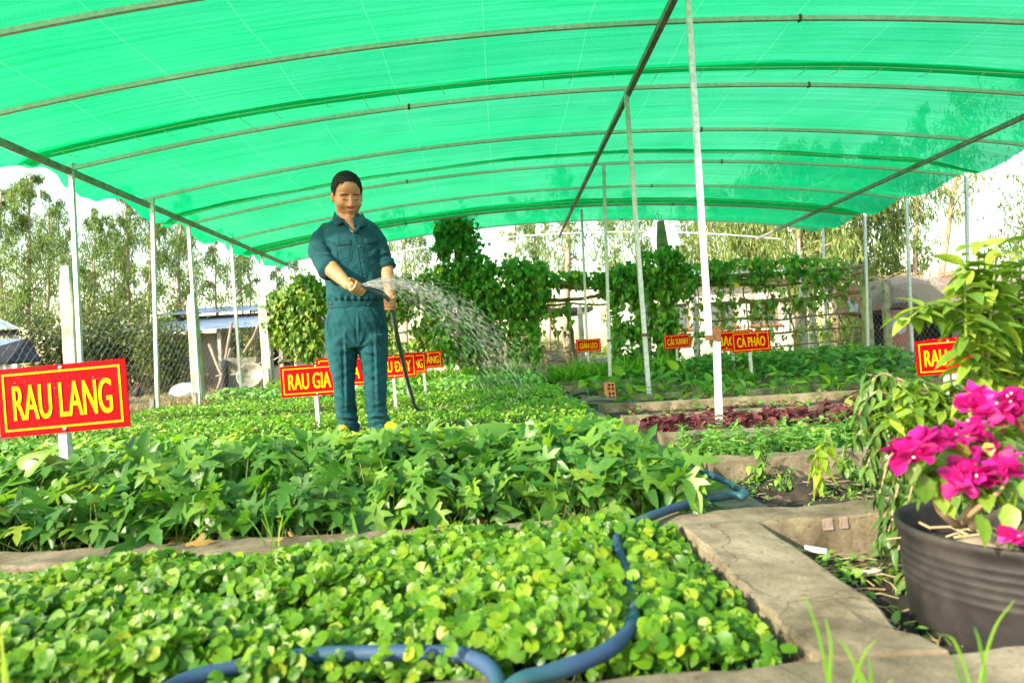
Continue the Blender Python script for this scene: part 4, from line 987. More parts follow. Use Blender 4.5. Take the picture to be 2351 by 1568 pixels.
# ---- sweet potato
def sweet():
    r = np.random.default_rng(4); n = 8000
    x = r.uniform(-3.0, .64, n); y = 1.87 + 1.67 * r.random(n) ** 1.15
    top = .255 - .112 * np.clip((y - 2.2) / .9, 0, 1) - .05 * np.clip((-x - .7) / .8, 0, 1) - .05 * np.exp(-((x + .72) / .32) ** 2) * np.clip((y - 2.5) / .5, 0, 1) + .035 * fbm(np.stack([x, y, x * 0], 1), 2.1, 3)
    sh_f = np.clip((y - 1.80) / .30, 0, 1) ** .55; sh_r = np.clip((.66 - x) / .32, 0, 1) ** .6; sh_b = np.clip((3.6 - y) / .3, 0, 1) ** .6
    top = .05 + (top - .03) * np.minimum(np.minimum(sh_f, sh_r), sh_b)
    u = r.random(n)
    z = .05 + (top - .05) * (1 - .75 * u ** 2.2 * np.where(y < 2.15, 1.0, .6)) + r.normal(0, .018, n)
    z = np.maximum(z, .05)
    z = np.where((y < 2.0) & (z < .12) & (r.random(n) < .7), z + .11, z)
    x = np.minimum(x, .47 + .17 * np.clip((y - 2.1) / .7, 0, 1) + r.normal(0, .03, n))
    P = np.stack([x, y, z], 1)
    front = np.clip((2.15 - y) / .35, 0, 1)
    yaw = r.random(n) * 6.28
    ty = np.where(r.random(n) < .55 * front, math.pi + r.normal(0, .7, n), yaw)   # towards -Y
    pit = np.where(front > .2, r.normal(-.35, .42, n), r.normal(-.08, .42, n))
    rot = tilt_(rot_yaw_pitch_roll(ty, pit, r.normal(0, .42, n)), r.normal(.35, .3, n), r.normal(.12, .25, n))
    s = r.uniform(.060, .122, n) * (1 - .25 * (z < top * .5))
    base = np.array([-.9, 2.6, .03]); root = bed('sweet_potato_bed', 'thick bed of lobed star-shaped sweet potato leaves around the nearest red sign', base)
    root['label'] = 'thick bed of lobed star-shaped sweet potato leaves behind the low pennywort bed'
    vis = np.abs(x + .02 * y) < .74 * y
    score = y - z * 2.2 + (~vis) * 5 + r.random(n) * .15; order = np.argsort(score); near = order[:300]; rest = order[300:]
    tA, tB, tC = tpl_lobed(), tpl_lobed(.28, .12, .85), tpl_heart(.2, .22)
    tC = (tC[0] * [.9, 1, 1], tC[1])
    parts = []
    for t_, sl in ((tA, rest[0::3]), (tB, rest[1::3]), (tA, rest[2::6]), (tC, rest[5::6])): parts.append(scatter(*t_, P[sl] - base, rot[sl], s[sl]))
    V, F, C = cat(parts); f = link('foliage', np_mesh('foliage', V, F, M['sweet'], C), root); f['kind'] = 'stuff'
    leaf_children(root, tA, P[near[::2]] - base, rot[near[::2]], s[near[::2]], M['sweet'])
    leaf_children(root, tB, P[near[1::2]] - base, rot[near[1::2]], s[near[1::2]], M['sweet'])
    q = np.where(y < 2.5)[0]; P0 = P[q].copy(); P0[:, 2] = .03; P0[:, :2] += r.normal(size=(len(q), 2)) * .05; P0[:, 1] = np.maximum(P0[:, 1], 1.88)
    V, F, C = stems(P0 - base, P[q] - base, .0019, bend=.35, seg=3); f = link('stalks', np_mesh('stalks', V, F, M['stalk'], C), root); f['kind'] = 'stuff'
    # creeping vines over the kerb and yellowed leaves at the foot
    m = MB()
    for k in range(70):
        x0 = r.uniform(-1.6, .55); y0 = r.uniform(1.84, 2.0); a = r.normal(0, .5); pts = [np.array([x0 + t * math.cos(a) * .28, y0 + .05 * math.sin(t * 5 + k) - .04 * t, .045 + .05 * math.sin(t * 3 + k) ** 2]) - base for t in np.linspace(0, 1, 6)]
        m.tube(pts, .003, 4, caps=False)
    f = m.build('runners', M['stalk'], root); f['kind'] = 'stuff'
    nd = 22; PP = np.stack([r.uniform(-1.4, .5, nd), r.uniform(1.80, 1.95, nd), r.uniform(.06, .12, nd)], 1)
    leaf_children(root, tA, PP - base, rot_yaw_pitch_roll(r.random(nd) * 6.28, r.normal(-.6, .3, nd), r.normal(0, .4, nd)), r.uniform(.05, .08, nd), M['dry'], 'dry_leaf')
sweet()

# ---- herb beds on the far side
def herb_bed(label, x0, x1, y0, y1, n, ls, tp, mat, top, seed, pitch=(-.15, .4), up=False, patch=.25, name='herb_bed', nleaf=120, narrow=1.0):
    r = np.random.default_rng(seed); x = r.uniform(x0, x1, n); y = r.uniform(y0, y1, n)
    t = top * (1 + .35 * fbm(np.stack([x, y, x * 0], 1), 1.7, seed)); e = np.minimum(np.clip((y - y0) / .15, .25, 1), np.clip((y1 - y) / .15, .3, 1))
    z = .03 + t * e * (1 - .6 * r.random(n) ** 2)
    if up: z *= .45
    P = np.stack([x, y, z], 1); keep = fbm(P * [1, 1, 0], 2.6, seed + 2) + r.normal(size=n) * .4 > -1 + patch; P = P[keep]; n = len(P)
    rot = rot_yaw_pitch_roll(r.random(n) * 6.28, r.normal(pitch[0], pitch[1], n), r.normal(0, .35, n)); rot = rot if up else tilt_(rot, r.normal(.35, .3, n), r.normal(.15, .25, n)); s = ls * r.uniform(.6, 1.3, n)
    base = np.array([(x0 + x1) / 2, (y0 + y1) / 2, .03]); root = bed(name, label, base)
    near = np.argsort(P[:, 1] - P[:, 2] * 2)[:nleaf]; rest = np.setdiff1d(np.arange(n), near)
    V, F, C = scatter(*tp, P[rest] - base, rot[rest], s[rest]); f = link('foliage', np_mesh('foliage', V, F, M[mat], C), root); f['kind'] = 'stuff'
    leaf_children(root, tp, P[near] - base, rot[near], s[near], M[mat])
    q = r.choice(n, min(n, 1200), replace=False); P0 = P[q].copy(); P0[:, 2] = .02
    V, F, C = stems(P0 - base, P[q] - base, .002); f = link('stalks', np_mesh('stalks', V, F, M['stalk'], C), root); f['kind'] = 'stuff'
    return root
T_BIG = tpl_ovate(.62, .15, .25, 4)
herb_bed('bed of low heart-leaved greens just behind the sweet potatoes', -3.3, .66, 3.62, 4.34, 5200, .055, T_HEART, 'herb', .11, 21)
herb_bed('bed of bright bushy herbs behind the person and the spice sign', -3.9, .66, 4.66, 6.56, 9500, .042, T_OVS, 'herb', .10, 22)
herb_bed('fine leaved yellow-green herb bed beyond the second kerb', -4.0, .64, 6.80, 8.85, 11000, .040, T_OVS, 'herb', .13, 23)
herb_bed('broad leaved green bed between the fine herbs and tall greens', -4.0, .60, 9.1, 11.1, 5000, .085, T_BIG, 'herb_blue', .20, 24)
herb_bed('tall grassy green bed in front of the vine covered trellis', -4.0, .42, 11.4, 13.4, 5200, .26, tpl_ovate(.10, .2, .7, 4), 'grass', .34, 25, (.95, .35), True)
herb_bed('tall grassy greens growing across the path beneath the climbing frame sign', .85, 3.4, 10.6, 13.2, 4600, .26, tpl_ovate(.10, .2, .7, 4), 'grass', .32, 26, (.95, .35), True)
herb_bed('dense leafy greens filling the last beds before the trellis', 3.5, 6.4, 10.6, 12.6, 3600, .10, T_BIG, 'seedling', .30, 27)

# ---- separate plants
def plant_mesh(name, kind, seed, mat):
    r = np.random.default_rng(seed); parts = []; tops = []
    def leaf(tp, p, yaw, pit, s, roll=0.0):
        parts.append(scatter(tp[0], tp[1], np.array([p]), rot_yaw_pitch_roll(np.array([yaw]), np.array([pit]), np.array([roll])), np.array([s]), r.random(1)))
    def stem(a, b, rad): parts.append(stems(np.array([a], float), np.array([b], float), rad, r.random(1), .1, 3))
    if kind == 'amaranth':
        for k in range(r.integers(6, 10)):
            a = r.random() * 6.28; z = r.uniform(.03, .10); d = r.uniform(.005, .03)
            leaf(T_BIG, (math.cos(a) * d, math.sin(a) * d, z), a - 1.57, r.normal(-.05, .4), r.uniform(.055, .085), r.normal(0, .3))
        stem((0, 0, 0), (0, 0, .08), .003)
    elif kind == 'basil':
        for st_ in range(3):
            bx, by = r.normal(0, .022, 2); hh = r.uniform(.08, .14)
            stem((bx * .3, by * .3, 0), (bx, by, hh), .002)
            for lv in range(3):
                a0 = r.random() * 6.28
                for j in (0, 1, 2, 3):
                    a = a0 + j * 1.57; leaf(T_OVS, (bx, by, hh * (.45 + .27 * lv)), a, r.normal(-.1 + .15 * lv, .25), r.uniform(.035, .055) * (1.1 - .15 * lv))
    elif kind == 'sprout':
        stem((0, 0, 0), (.004, 0, .05), .0025)
        for k in range(r.integers(4, 7)):
            a = r.random() * 6.28; leaf(T_BIG, (0, 0, r.uniform(.02, .05)), a, r.normal(.05, .3), r.uniform(.03, .055))
    elif kind == 'mustard':
        for k in range(r.integers(7, 12)):
            a = r.random() * 6.28; d = r.uniform(.02, .06); z = r.uniform(.06, .16); p = (math.cos(a) * d, math.sin(a) * d, z)
            stem((0, 0, 0), p, .004); leaf(T_BIG, p, a - 1.57, r.normal(.1, .4), r.uniform(.07, .12), r.normal(0, .3))
    elif kind == 'eggplant':
        for k in range(34):
            a = r.random() * 6.28; d = r.uniform(.03, .26); z = r.uniform(.08, .38); p = (math.cos(a) * d, math.sin(a) * d, z * (1.1 - d))
            if k % 3 == 0: stem((0, 0, 0), p, .005)
            leaf(T_BIG, p, a - 1.57, r.normal(-.2, .4), r.uniform(.09, .15), r.normal(0, .3))
    elif kind == 'chilli':
        for br in range(4):
            a = r.random() * 6.28; tip = np.array([math.cos(a) * .05, math.sin(a) * .05, r.uniform(.10, .17)]); stem((0, 0, 0), tip, .003)
            for k in range(7):
                t = r.uniform(.4, 1.05); b = r.random() * 6.28; leaf(T_OVATE, tip * t, b, r.normal(-.35, .4), r.uniform(.035, .06))
    V, F, C = cat(parts)
    return np_mesh(name, V, F, M[mat], C)
def plant_field(name, label, cat_, group, kind, mat, x0, x1, y0, y1, dx, dy, seed, z=.03, jit=.03, smin=.8, smax=1.25, drop=.1, xview=True):
    r = np.random.default_rng(seed); me = [plant_mesh(name, kind, seed * 10 + k, mat) for k in range(6)]; cnt = 0
    y = y0
    while y < y1:
        x = x0
        while x < x1:
            if r.random() > drop and x < .60 * y + .15:
                o = bpy.data.objects.new(name, me[r.integers(0, 6)]); col.objects.link(o)
                o.location = (x + r.normal(0, jit), y + r.normal(0, jit), z); o.rotation_euler = (r.normal(0, .08), r.normal(0, .08), r.random() * 6.28)
                k = r.uniform(smin, smax); o.scale = (k, k, k); tag(o, label, cat_, group); cnt += 1
            x += dx
        y += dy
    return cnt
plant_field('basil_plant', 'small bushy basil plant packed in the bed beyond the seedling soil', 'herb plant', 'basil plants in one bed', 'basil', 'herb_blue', .88, 2.4, 2.86, 3.42, .085, .085, 51, drop=.04, smin=.8, smax=1.15)
plant_field('amaranth_plant', 'purple-red leafed amaranth plant packed in the red bed', 'vegetable plant', 'red amaranth plants in one bed', 'amaranth', 'amaranth', .92, 3.0, 3.66, 4.50, .088, .092, 52, drop=.10, smin=.75, smax=1.25)
plant_field('amaranth_sprout', 'small sparse reddish amaranth sprout in the bed past the red one', 'seedling', 'reddish sprouts in the thin bed', 'sprout', 'amaranth', .95, 3.2, 4.76, 5.58, .15, .17, 53, drop=.30, jit=.05)
plant_field('green_sprout', 'small pale green sprout in the thin bed past the red one', 'seedling', 'green sprouts in the thin bed', 'sprout', 'seedling', 1.0, 3.3, 4.80, 5.60, .16, .19, 54, drop=.3, jit=.05)
plant_field('mustard_seedling', 'leafy mustard seedling in the bed beside the stacked hollow bricks', 'seedling', 'mustard seedlings by the bricks', 'mustard', 'seedling', 1.15, 4.2, 5.90, 6.70, .27, .30, 55, drop=.25, jit=.06)
plant_field('mustard_plant', 'tall leafy mustard plant in the bed in front of the eggplants', 'vegetable plant', 'mustard plants before the eggplants', 'mustard', 'seedling', 1.0, 4.8, 7.05, 7.85, .30, .30, 56, drop=.22, jit=.07, smin=1.0, smax=1.7)
plant_field('eggplant_bush', 'bushy broad-leaved eggplant growing around the eggplant sign', 'vegetable plant', 'eggplant bushes', 'eggplant', 'eggplant', 1.9, 6.2, 8.25, 10.2, .36, .40, 57, drop=.10, jit=.08, smin=.7, smax=1.1)
for px, py, s in ((1745, 1112, .85), (1700, 1098, .7), (1800, 1140, .6), (1930, 1105, .9), (1975, 1125, .6), (1670, 1080, .5)):
    p = on(px, py, .01); o = link('chilli_seedling', plant_mesh('chilli_seedling', 'chilli', int(px), 'seedling'), loc=p); o.scale = (s,) * 3
    tag(o, 'small dark green chilli seedling in the bare soil bed', 'seedling', 'chilli seedlings in bare soil')
M['lime'] = leaf_mat('lime_leaf', [(0, (.22, .38, .02)), (1, (.36, .48, .04))], .4, .42, (1.4, 1.4, .4))
p = on(1868, 1150, .01); o = link('citrus_seedling', plant_mesh('citrus_seedling', 'chilli', 9, 'lime'), loc=p); o.scale = (1.15, 1.15, 1.5); tag(o, 'bright yellow-green seedling standing by a cut stump in bare soil', 'seedling')
m = MB(); p = on(1882, 1148, .0); m.tube([p - [0, 0, .03], p + [0, 0, .05], p + [.002, 0, .085]], [.011, .010, .0095], 8); tag(m.build('stump', M['twig'], base=p, smooth=True), 'short cut stump beside the yellow-green seedling', 'stump')
# creeping weeds on bare soil
r = np.random.default_rng(6)
def weeds(name, label, x0, x1, y0, y1, z, n, seed, ls=.02, tp=T_OVS, mat='seedling', clump=14):
    r = np.random.default_rng(seed); cx = r.uniform(x0, x1, clump); cyy = r.uniform(y0, y1, clump); i = r.integers(0, clump, n)
    P = np.stack([cx[i] + r.normal(0, .05, n), cyy[i] + r.normal(0, .04, n), z + .005 + np.abs(r.normal(0, .014, n))], 1)
    P[:, 0] = np.clip(P[:, 0], x0, x1); P[:, 1] = np.clip(P[:, 1], y0, y1)
    V, F, C = scatter(*tp, P, rot_yaw_pitch_roll(r.random(n) * 6.28, r.normal(.1, .4, n), r.normal(0, .4, n)), ls * r.uniform(.6, 1.4, n))
    o = link(name, np_mesh(name, V, F, M[mat], C)); o['kind'] = 'stuff'; o['label'] = label
weeds('weeds', 'low creeping weeds on the bare soil bed of seedlings', .82, 2.4, 1.9, 2.62, .02, 900, 61, clump=30)
weeds('weeds', 'low weeds in the sunken soil strip beside the pot', .64, 1.5, 1.0, 1.68, .0, 900, 62, .026, clump=26)
def litter(name, label, x0, x1, y0, y1, z, n, seed, L=(.03, .12), mat='straw'):
    r = np.random.default_rng(seed); m = MB()
    for k in range(n):
        p = np.array([r.uniform(x0, x1), r.uniform(y0, y1), z + r.uniform(0, .012)]); a = r.random() * 6.28; l = r.uniform(*L); d = np.array([math.cos(a) * l, math.sin(a) * l, r.normal(0, .012)])
        m.tube([p, p + d * .5 + [0, 0, .006], p + d], r.uniform(.0008, .0022), 4, caps=False)
    o = m.build(name, M[mat]); o['kind'] = 'stuff'; o['label'] = label
litter('straw_litter', 'dry straw and twigs strewn on the bare soil bed', .8, 2.6, 1.9, 2.62, .022, 420, 63, mat='twig')
litter('straw_litter', 'dry straw and twigs in the sunken soil strip', .64, 1.5, .98, 1.69, .005, 380, 64)
# hay heaps and dry grass along the fence
def drygrass(name, label, n, x0, x1, y0, y1, top, seed, mat='straw'):
    r = np.random.default_rng(seed); P = np.stack([r.uniform(x0, x1, n), r.uniform(y0, y1, n), np.zeros(n)], 1); P[:, 2] = -.03 + np.abs(r.normal(0, 1, n)) * top * (.5 + .5 * np.sin(P[:, 1] * 1.7) ** 2)
    m_ = leaf_mat(name + '_dry', [(0, (.20, .15, .06)), (.7, (.36, .28, .13)), (1, (.22, .26, .07))], .8, .2, (1.2, 1.1, .6))
    V, F, C = scatter(*T_BLADE, P, rot_yaw_pitch_roll(r.random(n) * 6.28, r.normal(.2, .5, n), r.normal(0, .8, n)), r.uniform(.10, .26, n))
    o = link(name, np_mesh(name, V, F, m_, C, False)); o['kind'] = 'stuff'; o['label'] = label
drygrass('hay', 'dry hay heaped along the foot of the chain link fence', 6500, -5.1, -4.1, 6.8, 11.6, .07, 65)
drygrass('dry_grass', 'thin dry grass on the yard beyond the fence', 7000, -11, -4.9, 8, 20, .03, 66)

# ================================================================== SIGNS
def text_mesh(s, width, cap, mat, bold=.0):
    def mk(t):
        cu = bpy.data.curves.new('lettering', 'FONT'); cu.body = t; cu.size = 1.0; cu.extrude = .0; cu.offset = bold; cu.resolution_u = 5; cu.align_x = 'LEFT'
        o = bpy.data.objects.new('lettering', cu); col.objects.link(o); bpy.context.view_layer.update()
        me = bpy.data.meshes.new_from_object(o.evaluated_get(bpy.context.evaluated_depsgraph_get())); bpy.data.objects.remove(o); bpy.data.curves.remove(cu)
        c = np.zeros(len(me.vertices) * 3, np.float32); me.vertices.foreach_get('co', c); return me, c.reshape(-1, 3)
    m0, c0 = mk('H'); ch = c0[:, 1].max() - c0[:, 1].min(); b0 = c0[:, 1].min()
    bars = []
    for i, ch_ in enumerate(s):
        if ch_ == 'Đ':
            ma, ca = mk(s[:i].replace('Đ', 'D') + 'D'); mi, ci = mk(s[:i].replace('Đ', 'D') + 'I'); bars.append(ci[:, 0].max() - .0); bpy.data.meshes.remove(ma); bpy.data.meshes.remove(mi)
    me, c = mk(s.replace('Đ', 'D'))
    x0, x1 = c[:, 0].min(), c[:, 0].max()
    c[:, 0] = (c[:, 0] - (x0 + x1) / 2) * width / (x1 - x0); zz = (c[:, 1] - b0) * cap / ch - cap / 2
    V = np.stack([c[:, 0], np.zeros(len(c)), zz], 1).astype(np.float32)
    fs = [tuple(p.vertices) for p in me.polygons]; bpy.data.meshes.remove(m0); bpy.data.meshes.remove(me)
    mb = MB(); k = width / (x1 - x0) * .030          # heavy strokes: three layers side by side
    for i, dx in enumerate((-1, 0, 1)): mb.add(V + np.array([dx * k, -.0003 * i, 0]), fs)
    for b in bars:
        bx = (b - (x0 + x1) / 2) * width / (x1 - x0); u_ = width / (x1 - x0)
        mb.box((bx - .02 * u_, -.0010, .0), (.34 * u_, .0004, cap * .13))
    return mb.mesh('lettering', mat)
def sign(text, cpx, Y, label, w=.43, h=.225, roll=2.0, yaw=0.0, tw=.78, cap=.52, tx=0.0, post_off=0.0):
    c = at(*cpx, Y); root = empty('vegetable_sign', (c[0], c[1], 0)); tag(root, label, 'sign', 'red vegetable name signs')
    z = c[2] + .0; ro = Matrix.Rotation(R(yaw), 3, 'Z') @ Matrix.Rotation(R(-roll), 3, 'Y')
    m = MB(); m.bar((post_off, .02, -.06), (post_off - .02, .02, z + h * .46), .028, .028, (1, 0, 0)); m.build('post', M['steel'], root)
    def place(o): o.matrix_local = Matrix.Translation((0, 0, z)) @ ro.to_4x4(); return o
    m = MB(); m.box((0, 0, 0), (w, .006, h)); bd = m.build('board', M['sign_red'], root); place(bd)
    m = MB(); e = .022; t = .0065
    for cx, cz, sx, sz in ((0, h / 2 - e, w - 2 * e + t, t), (0, -h / 2 + e, w - 2 * e + t, t), (-w / 2 + e, 0, t, h - 2 * e - t), (w / 2 - e, 0, t, h - 2 * e - t)): m.box((cx, -.0045, cz), (sx, .002, sz))
    m.build('border', M['sign_yellow'], bd)
    if text:
        o = link('lettering', text_mesh(text, w * tw, h * cap, M['sign_yellow']), bd); o.location = (tx, -.0052, -h * .015)
    for zz in (h / 2 - .012, -h / 2 + .012):
        m = MB(); m.ell((post_off, -.005, zz), (.007, .005, .007), n=10, m=6); m.build('rivet', M['rivet'], bd, smooth=True)
    return root
sign('RAU LANG', (146, 914), 2.35, 'RAU LANG sign, red board on a square post in the sweet potatoes', .435, .232, 2.2, 0, .76, .50, post_off=.0)
r_l = bpy.data.objects['vegetable_sign']; bd_l = [c for c in r_l.children if c.name.startswith('board')][0]
m = MB(); rs = np.random.default_rng(77)
for k in range(34):
    q = rs.uniform(.0004, .0012); m.ell((rs.uniform(-.21, .21), -.0035, rs.uniform(-.11, .11)), (q, .0012, q * rs.uniform(.9, 1.6)), n=6, m=4)
f = m.build('water_drops', M['rivet'], bd_l, smooth=True); f['kind'] = 'stuff'
sign('RAU GIA VỊ', (727, 872), 5.0, 'RAU GIA VỊ sign, red board behind the knee of the person', .52, .225, 1.2, 0, .78, .50)
sign('A', (805, 852), 5.7, 'red sign board almost wholly hidden behind both trouser legs', .56, .24, .8, 0, .1, .5, tx=.045)
sign('RAU ĐAY', (905, 841), 6.7, 'RAU ĐAY sign crossed by the hanging grey hose', .43, .225, 1.2, 0, .76, .46)
sign('RAU MUỐNG', (935, 836), 7.7, 'red sign ending in NG, tucked behind the hose-crossed sign', .43, .22, 1.2, 0, .80, .44)
sign('RAU ĐẮNG', (974, 827), 8.6, 'RAU ĐẮNG sign, last in its row towards the vine trellis', .45, .21, 1.6, 0, .82, .42)
sign('GIÀN LEO', (1351, 793), 11.8, 'GIÀN LEO sign in front of the thin climbing frame poles', .43, .22, .5, 0, .72, .44)
sign('CẢI XANH', (1555, 784), 10.7, 'CẢI XANH sign beside the vine-clad post with rebar', .43, .225, 1.6, 0, .74, .44)
sign('BẠC HÀ', (1684, 782), 8.5, 'BẠC HÀ sign, overlapped by another sign and a tall post', .50, .25, 1.0, 0, .72, .44)
sign('CÀ PHÁO', (1724, 784), 7.5, 'CÀ PHÁO sign in front of the partly covered mint sign', .43, .225, 1.6, 0, .72, .46)
sign('', (2196, 812), 4.9, 'red sign board peeking out behind another among the shrub leaves', .43, .24, 1.5, 0, .7, .46)
sign('RAU', (2178, 818), 4.4, 'red RAU sign half hidden by the bright shrub leaves', .43, .225, 1.5, 0, .34, .46, tx=-.09)

# ================================================================== HOSES, BRICKS, SMALL THINGS
HR = .0118 + .0006 * np.sin(np.arange(len(HOSE)) * .9)
m = MB(); m.tube(HOSE, HR, 14); o = m.build('garden_hose', M['hose'], base=np.array([.4, 1.4, 0]), smooth=True); tag(o, 'blue ribbed hose snaking over the pennywort and onto the concrete path', 'hose')
GH = catmull([(.35, 6.9, .05), (-.2, 6.7, .06), (-.62, 6.25, .06)] + [tuple(at(958, 938, 5.9))] + [tuple(p) for p in (at(945, 905, 5.55), at(932, 860, 5.15), at(922, 815, 4.8), at(912, 770, 4.52), at(904, 730, 4.36), at(896, 698, 4.27), at(886, 681, 4.22), at(868, 674, 4.17), at(850, 667, 4.12), at(836, 659, 4.085), at(829, 655, 4.07))], 6)
m = MB(); m.tube(GH, .0145, 12); gh = m.build('held_hose', M['hose_dark'], base=np.array([-.5, 5.5, 0]), smooth=True); tag(gh, 'grey hose held in both hands, trailing down behind the person', 'hose')
LH = catmull([tuple(on(x, y, .085)) for x, y in ((1470, 888), (1400, 894), (1345, 901), (1308, 910), (1312, 919), (1350, 919), (1410, 917), (1470, 926))], 6); LH[:, 1] = np.clip(LH[:, 1], 5.3, 8)
m = MB(); m.tube(LH, .017, 10); tag(m.build('hose_loop', M['hose_dark'], base=LH[0] * [1, 1, 0], smooth=True), 'loop of grey hose lying on the path around the stacked bricks', 'hose')
bb = on(1402, 917, .06)
for k in range(2):
    m = MB(); w, h, d = .085, .085, .18; t = .013; c = bb + [k * -.004, 0, .002 + h / 2 + k * (h + .002)]
    for x in (-w / 2 + t / 2, 0, w / 2 - t / 2): m.box(c + [x, 0, 0], (t, d, h))
    for z in (-h / 2 + t / 2, 0, h / 2 - t / 2):
        for x in (-w / 4, w / 4): m.box(c + [x * 1.0, 0, z], (w / 2 - t, d - .002, t))
    tag(m.build('hollow_brick', M['brick'], base=c - [0, 0, h / 2]), ('lower' if k == 0 else 'upper') + ' of two stacked orange hollow bricks by the hose loop', 'brick')
o = slab('brick', -.1, .1, -.05, .05, 0, .06, M['brick'], .002, .004); o.location = tuple(on(1283, 873, .06)); tag(o, 'single brick lying on the far end of the path', 'brick')
for px, py in ((1304, 842), (1253, 838)):
    p = at(px, py, 11.6); m = MB(); m.bar((p[0], p[1], -.05), p + [0, 0, .12], .03); tag(m.build('wooden_stake', M['wood'], base=(p[0], p[1], 0)), 'short wooden stake at the far end of the path', 'stake', 'stakes by the path')
# white pipe offcut
p = on(1873, 1262, .03); d = np.array([.021, -.014, -.002]); m = MB(); m.tube([p - d, p, p + d], .0075, 12, caps=False); m.tube([p - d, p + d], .006, 12, caps=False)
tag(m.build('pipe_offcut', M['plastic_white'], base=p, smooth=True), 'short white plastic pipe lying in the sunken soil strip', 'pipe')
p = on(1968, 1322, .01); o = slab('rubble', -.03, .03, -.012, .012, 0, .014, M['concrete_pale'], .006, .004); o.location = tuple(p); o.rotation_euler = (0, 0, .3); tag(o, 'flat chip of pale rubble lying in the sunken soil strip', 'rubble')
for q, (px, py, w) in enumerate(((1888, 1216, .026), (1928, 1212, .02))):
    p = at(px, py, 1.722); o = slab('mortar_patch', -w / 2, w / 2, -.003, .003, -.014, .012, M['bared_mortar'], .003, .003, step=.008); o.location = (p[0], 1.7195, p[2]); tag(o, 'pale rough mortar patch bared on the kerb face', 'patch', 'bared mortar patches')

# ---- chickens
def chicken(p, yaw, mat_b, mat_n, label, s=1.0):
    root = empty('chicken', p); root.rotation_euler = (0, 0, yaw); root.scale = (s,) * 3; tag(root, label, 'chicken', None)
    m = MB(); pts = [(-.17, 0, .27), (-.13, 0, .235), (-.07, 0, .21), (0, 0, .20), (.07, 0, .205), (.11, 0, .235), (.13, 0, .29), (.14, 0, .34), (.155, 0, .365), (.175, 0, .362)]
    m.tube(pts, [.012, .05, .075, .088, .075, .055, .034, .026, .028, .010], 10); m.build('body', mat_b, root, smooth=True)
    m = MB(); m.add([(-.12, -.015, .22), (-.26, -.01, .36), (-.20, 0, .40), (-.10, 0, .30), (-.26, .01, .36), (-.12, .015, .22)], [(0, 1, 2, 3), (3, 2, 4, 5), (0, 5, 4, 1)]); m.build('tail', mat_n, root)
    m = MB(); m.box((.155, 0, .40), (.05, .008, .03)); m.ell((.17, 0, .335), (.008, .006, .018), n=6, m=5); m.build('comb', M['comb'], root)
    m = MB(); m.add([(.178, -.007, .362), (.178, .007, .362), (.178, 0, .372), (.205, 0, .355)], [(0, 1, 3), (1, 2, 3), (2, 0, 3)]); m.build('beak', M['straw'], root)
    for y in (-.03, .03):
        m = MB(); m.tube([(.0, y, .14), (.01, y, .06), (.0, y, 0)], .007, 5); m.tube([(-.02, y, .004), (.05, y, .004)], .005, 4); m.build('leg', M['straw'], root)
M['comb'] = surf('comb', [(.3, (.5, .02, .015)), (.7, (.6, .04, .03))], 9, 2, .6)
M['feather_dark'] = surf('feather_dark', [(.3, (.02, .015, .014)), (.7, (.07, .05, .04))], 30, 4, .6)
M['feather_pale'] = surf('feather_pale', [(.3, (.28, .27, .26)), (.7, (.55, .53, .5))], 30, 4, .7)
g0 = on(318, 926, -.03); chicken((g0[0], g0[1], -.03), R(-60), M['feather_dark'], M['feather_dark'], 'dark hen standing in the yard behind the fence', 1.15)
g0 = on(335, 905, -.03); chicken((g0[0] + .2, g0[1] - 2, -.03), R(150), M['feather_pale'], M['feather_pale'], 'pale grey hen feeding in the yard behind the fence', 1.2)
# ---- yard clutter: wheelbarrow, sack, basin, poles
wb_ = empty('wheelbarrow', (0, 0, 0)); tag(wb_, 'old wheelbarrow with a big tyre parked behind the fence', 'wheelbarrow')
c = at(517, 862, 13.2); m = MB()
m.lathe([(.20, -.06), (.27, -.06), (.30, -.03), (.30, .03), (.27, .06), (.20, .06), (.18, 0)], 24, closed=True); m.v = [tuple(np.array([a * .35 + z_ * .9, z_ * .35 - a * .9, b]) + c) for a, b, z_ in m.v]
m.build('tyre', M['dark'], wb_, smooth=True)
m = MB(); q = c + [.25, .3, .12]; m.add([q + p for p in ((-.3, -.25, .22), (.35, -.25, .2), (.35, .35, .2), (-.3, .35, .22), (-.15, -.15, -.12), (.2, -.15, -.12), (.2, .25, -.12), (-.15, .25, -.12))], [(4, 7, 6, 5), (0, 1, 5, 4), (1, 2, 6, 5), (2, 3, 7, 6), (3, 0, 4, 7)]); m.build('tray', M['steel_dark'], wb_)
m = MB()
for dy in (-.2, .25): m.tube([c + [-.1, dy, 0], c + [.4, dy, .02], c + [1.0, dy, .32]], .016, 6)
m.tube([c + [.6, -.2, .1], c + [.6, -.2, -.42]], .014, 6); m.tube([c + [.6, .25, .1], c + [.6, .25, -.42]], .014, 6); m.build('frame', M['steel_dark'], wb_)
c = at(576, 862, 12.2); m = MB(); pr = [(a * .78, b * .78) for a, b in ((.0, -.10), (.12, -.095), (.22, -.05), (.29, .03), (.31, .05), (.285, .045), (.21, -.035), (.11, -.08), (0, -.085))]; m.lathe(pr, 28)
m.v = [tuple(np.array(Matrix.Rotation(R(68), 3, 'X') @ Vector(p)) + c) for p in m.v]; tag(m.build('basin', M['steel_dark'], base=(c[0], c[1], 0), smooth=True), 'round metal basin leaning on its rim behind the fence', 'basin')
c = on(425, 915, -.03); m = MB(); m.ell((c[0], c[1], .12), (.34, .22, .20), n=16, m=10); pv = np.array(m.v); pv += (fbm(pv, 7, 3) * .03)[:, None]; m.v = [tuple(p) for p in pv]; tag(m.build('white_sack', M['plastic_white'], base=(c[0], c[1], -.03), smooth=True), 'bulging white sack lying in the straw by the second concrete post', 'sack')
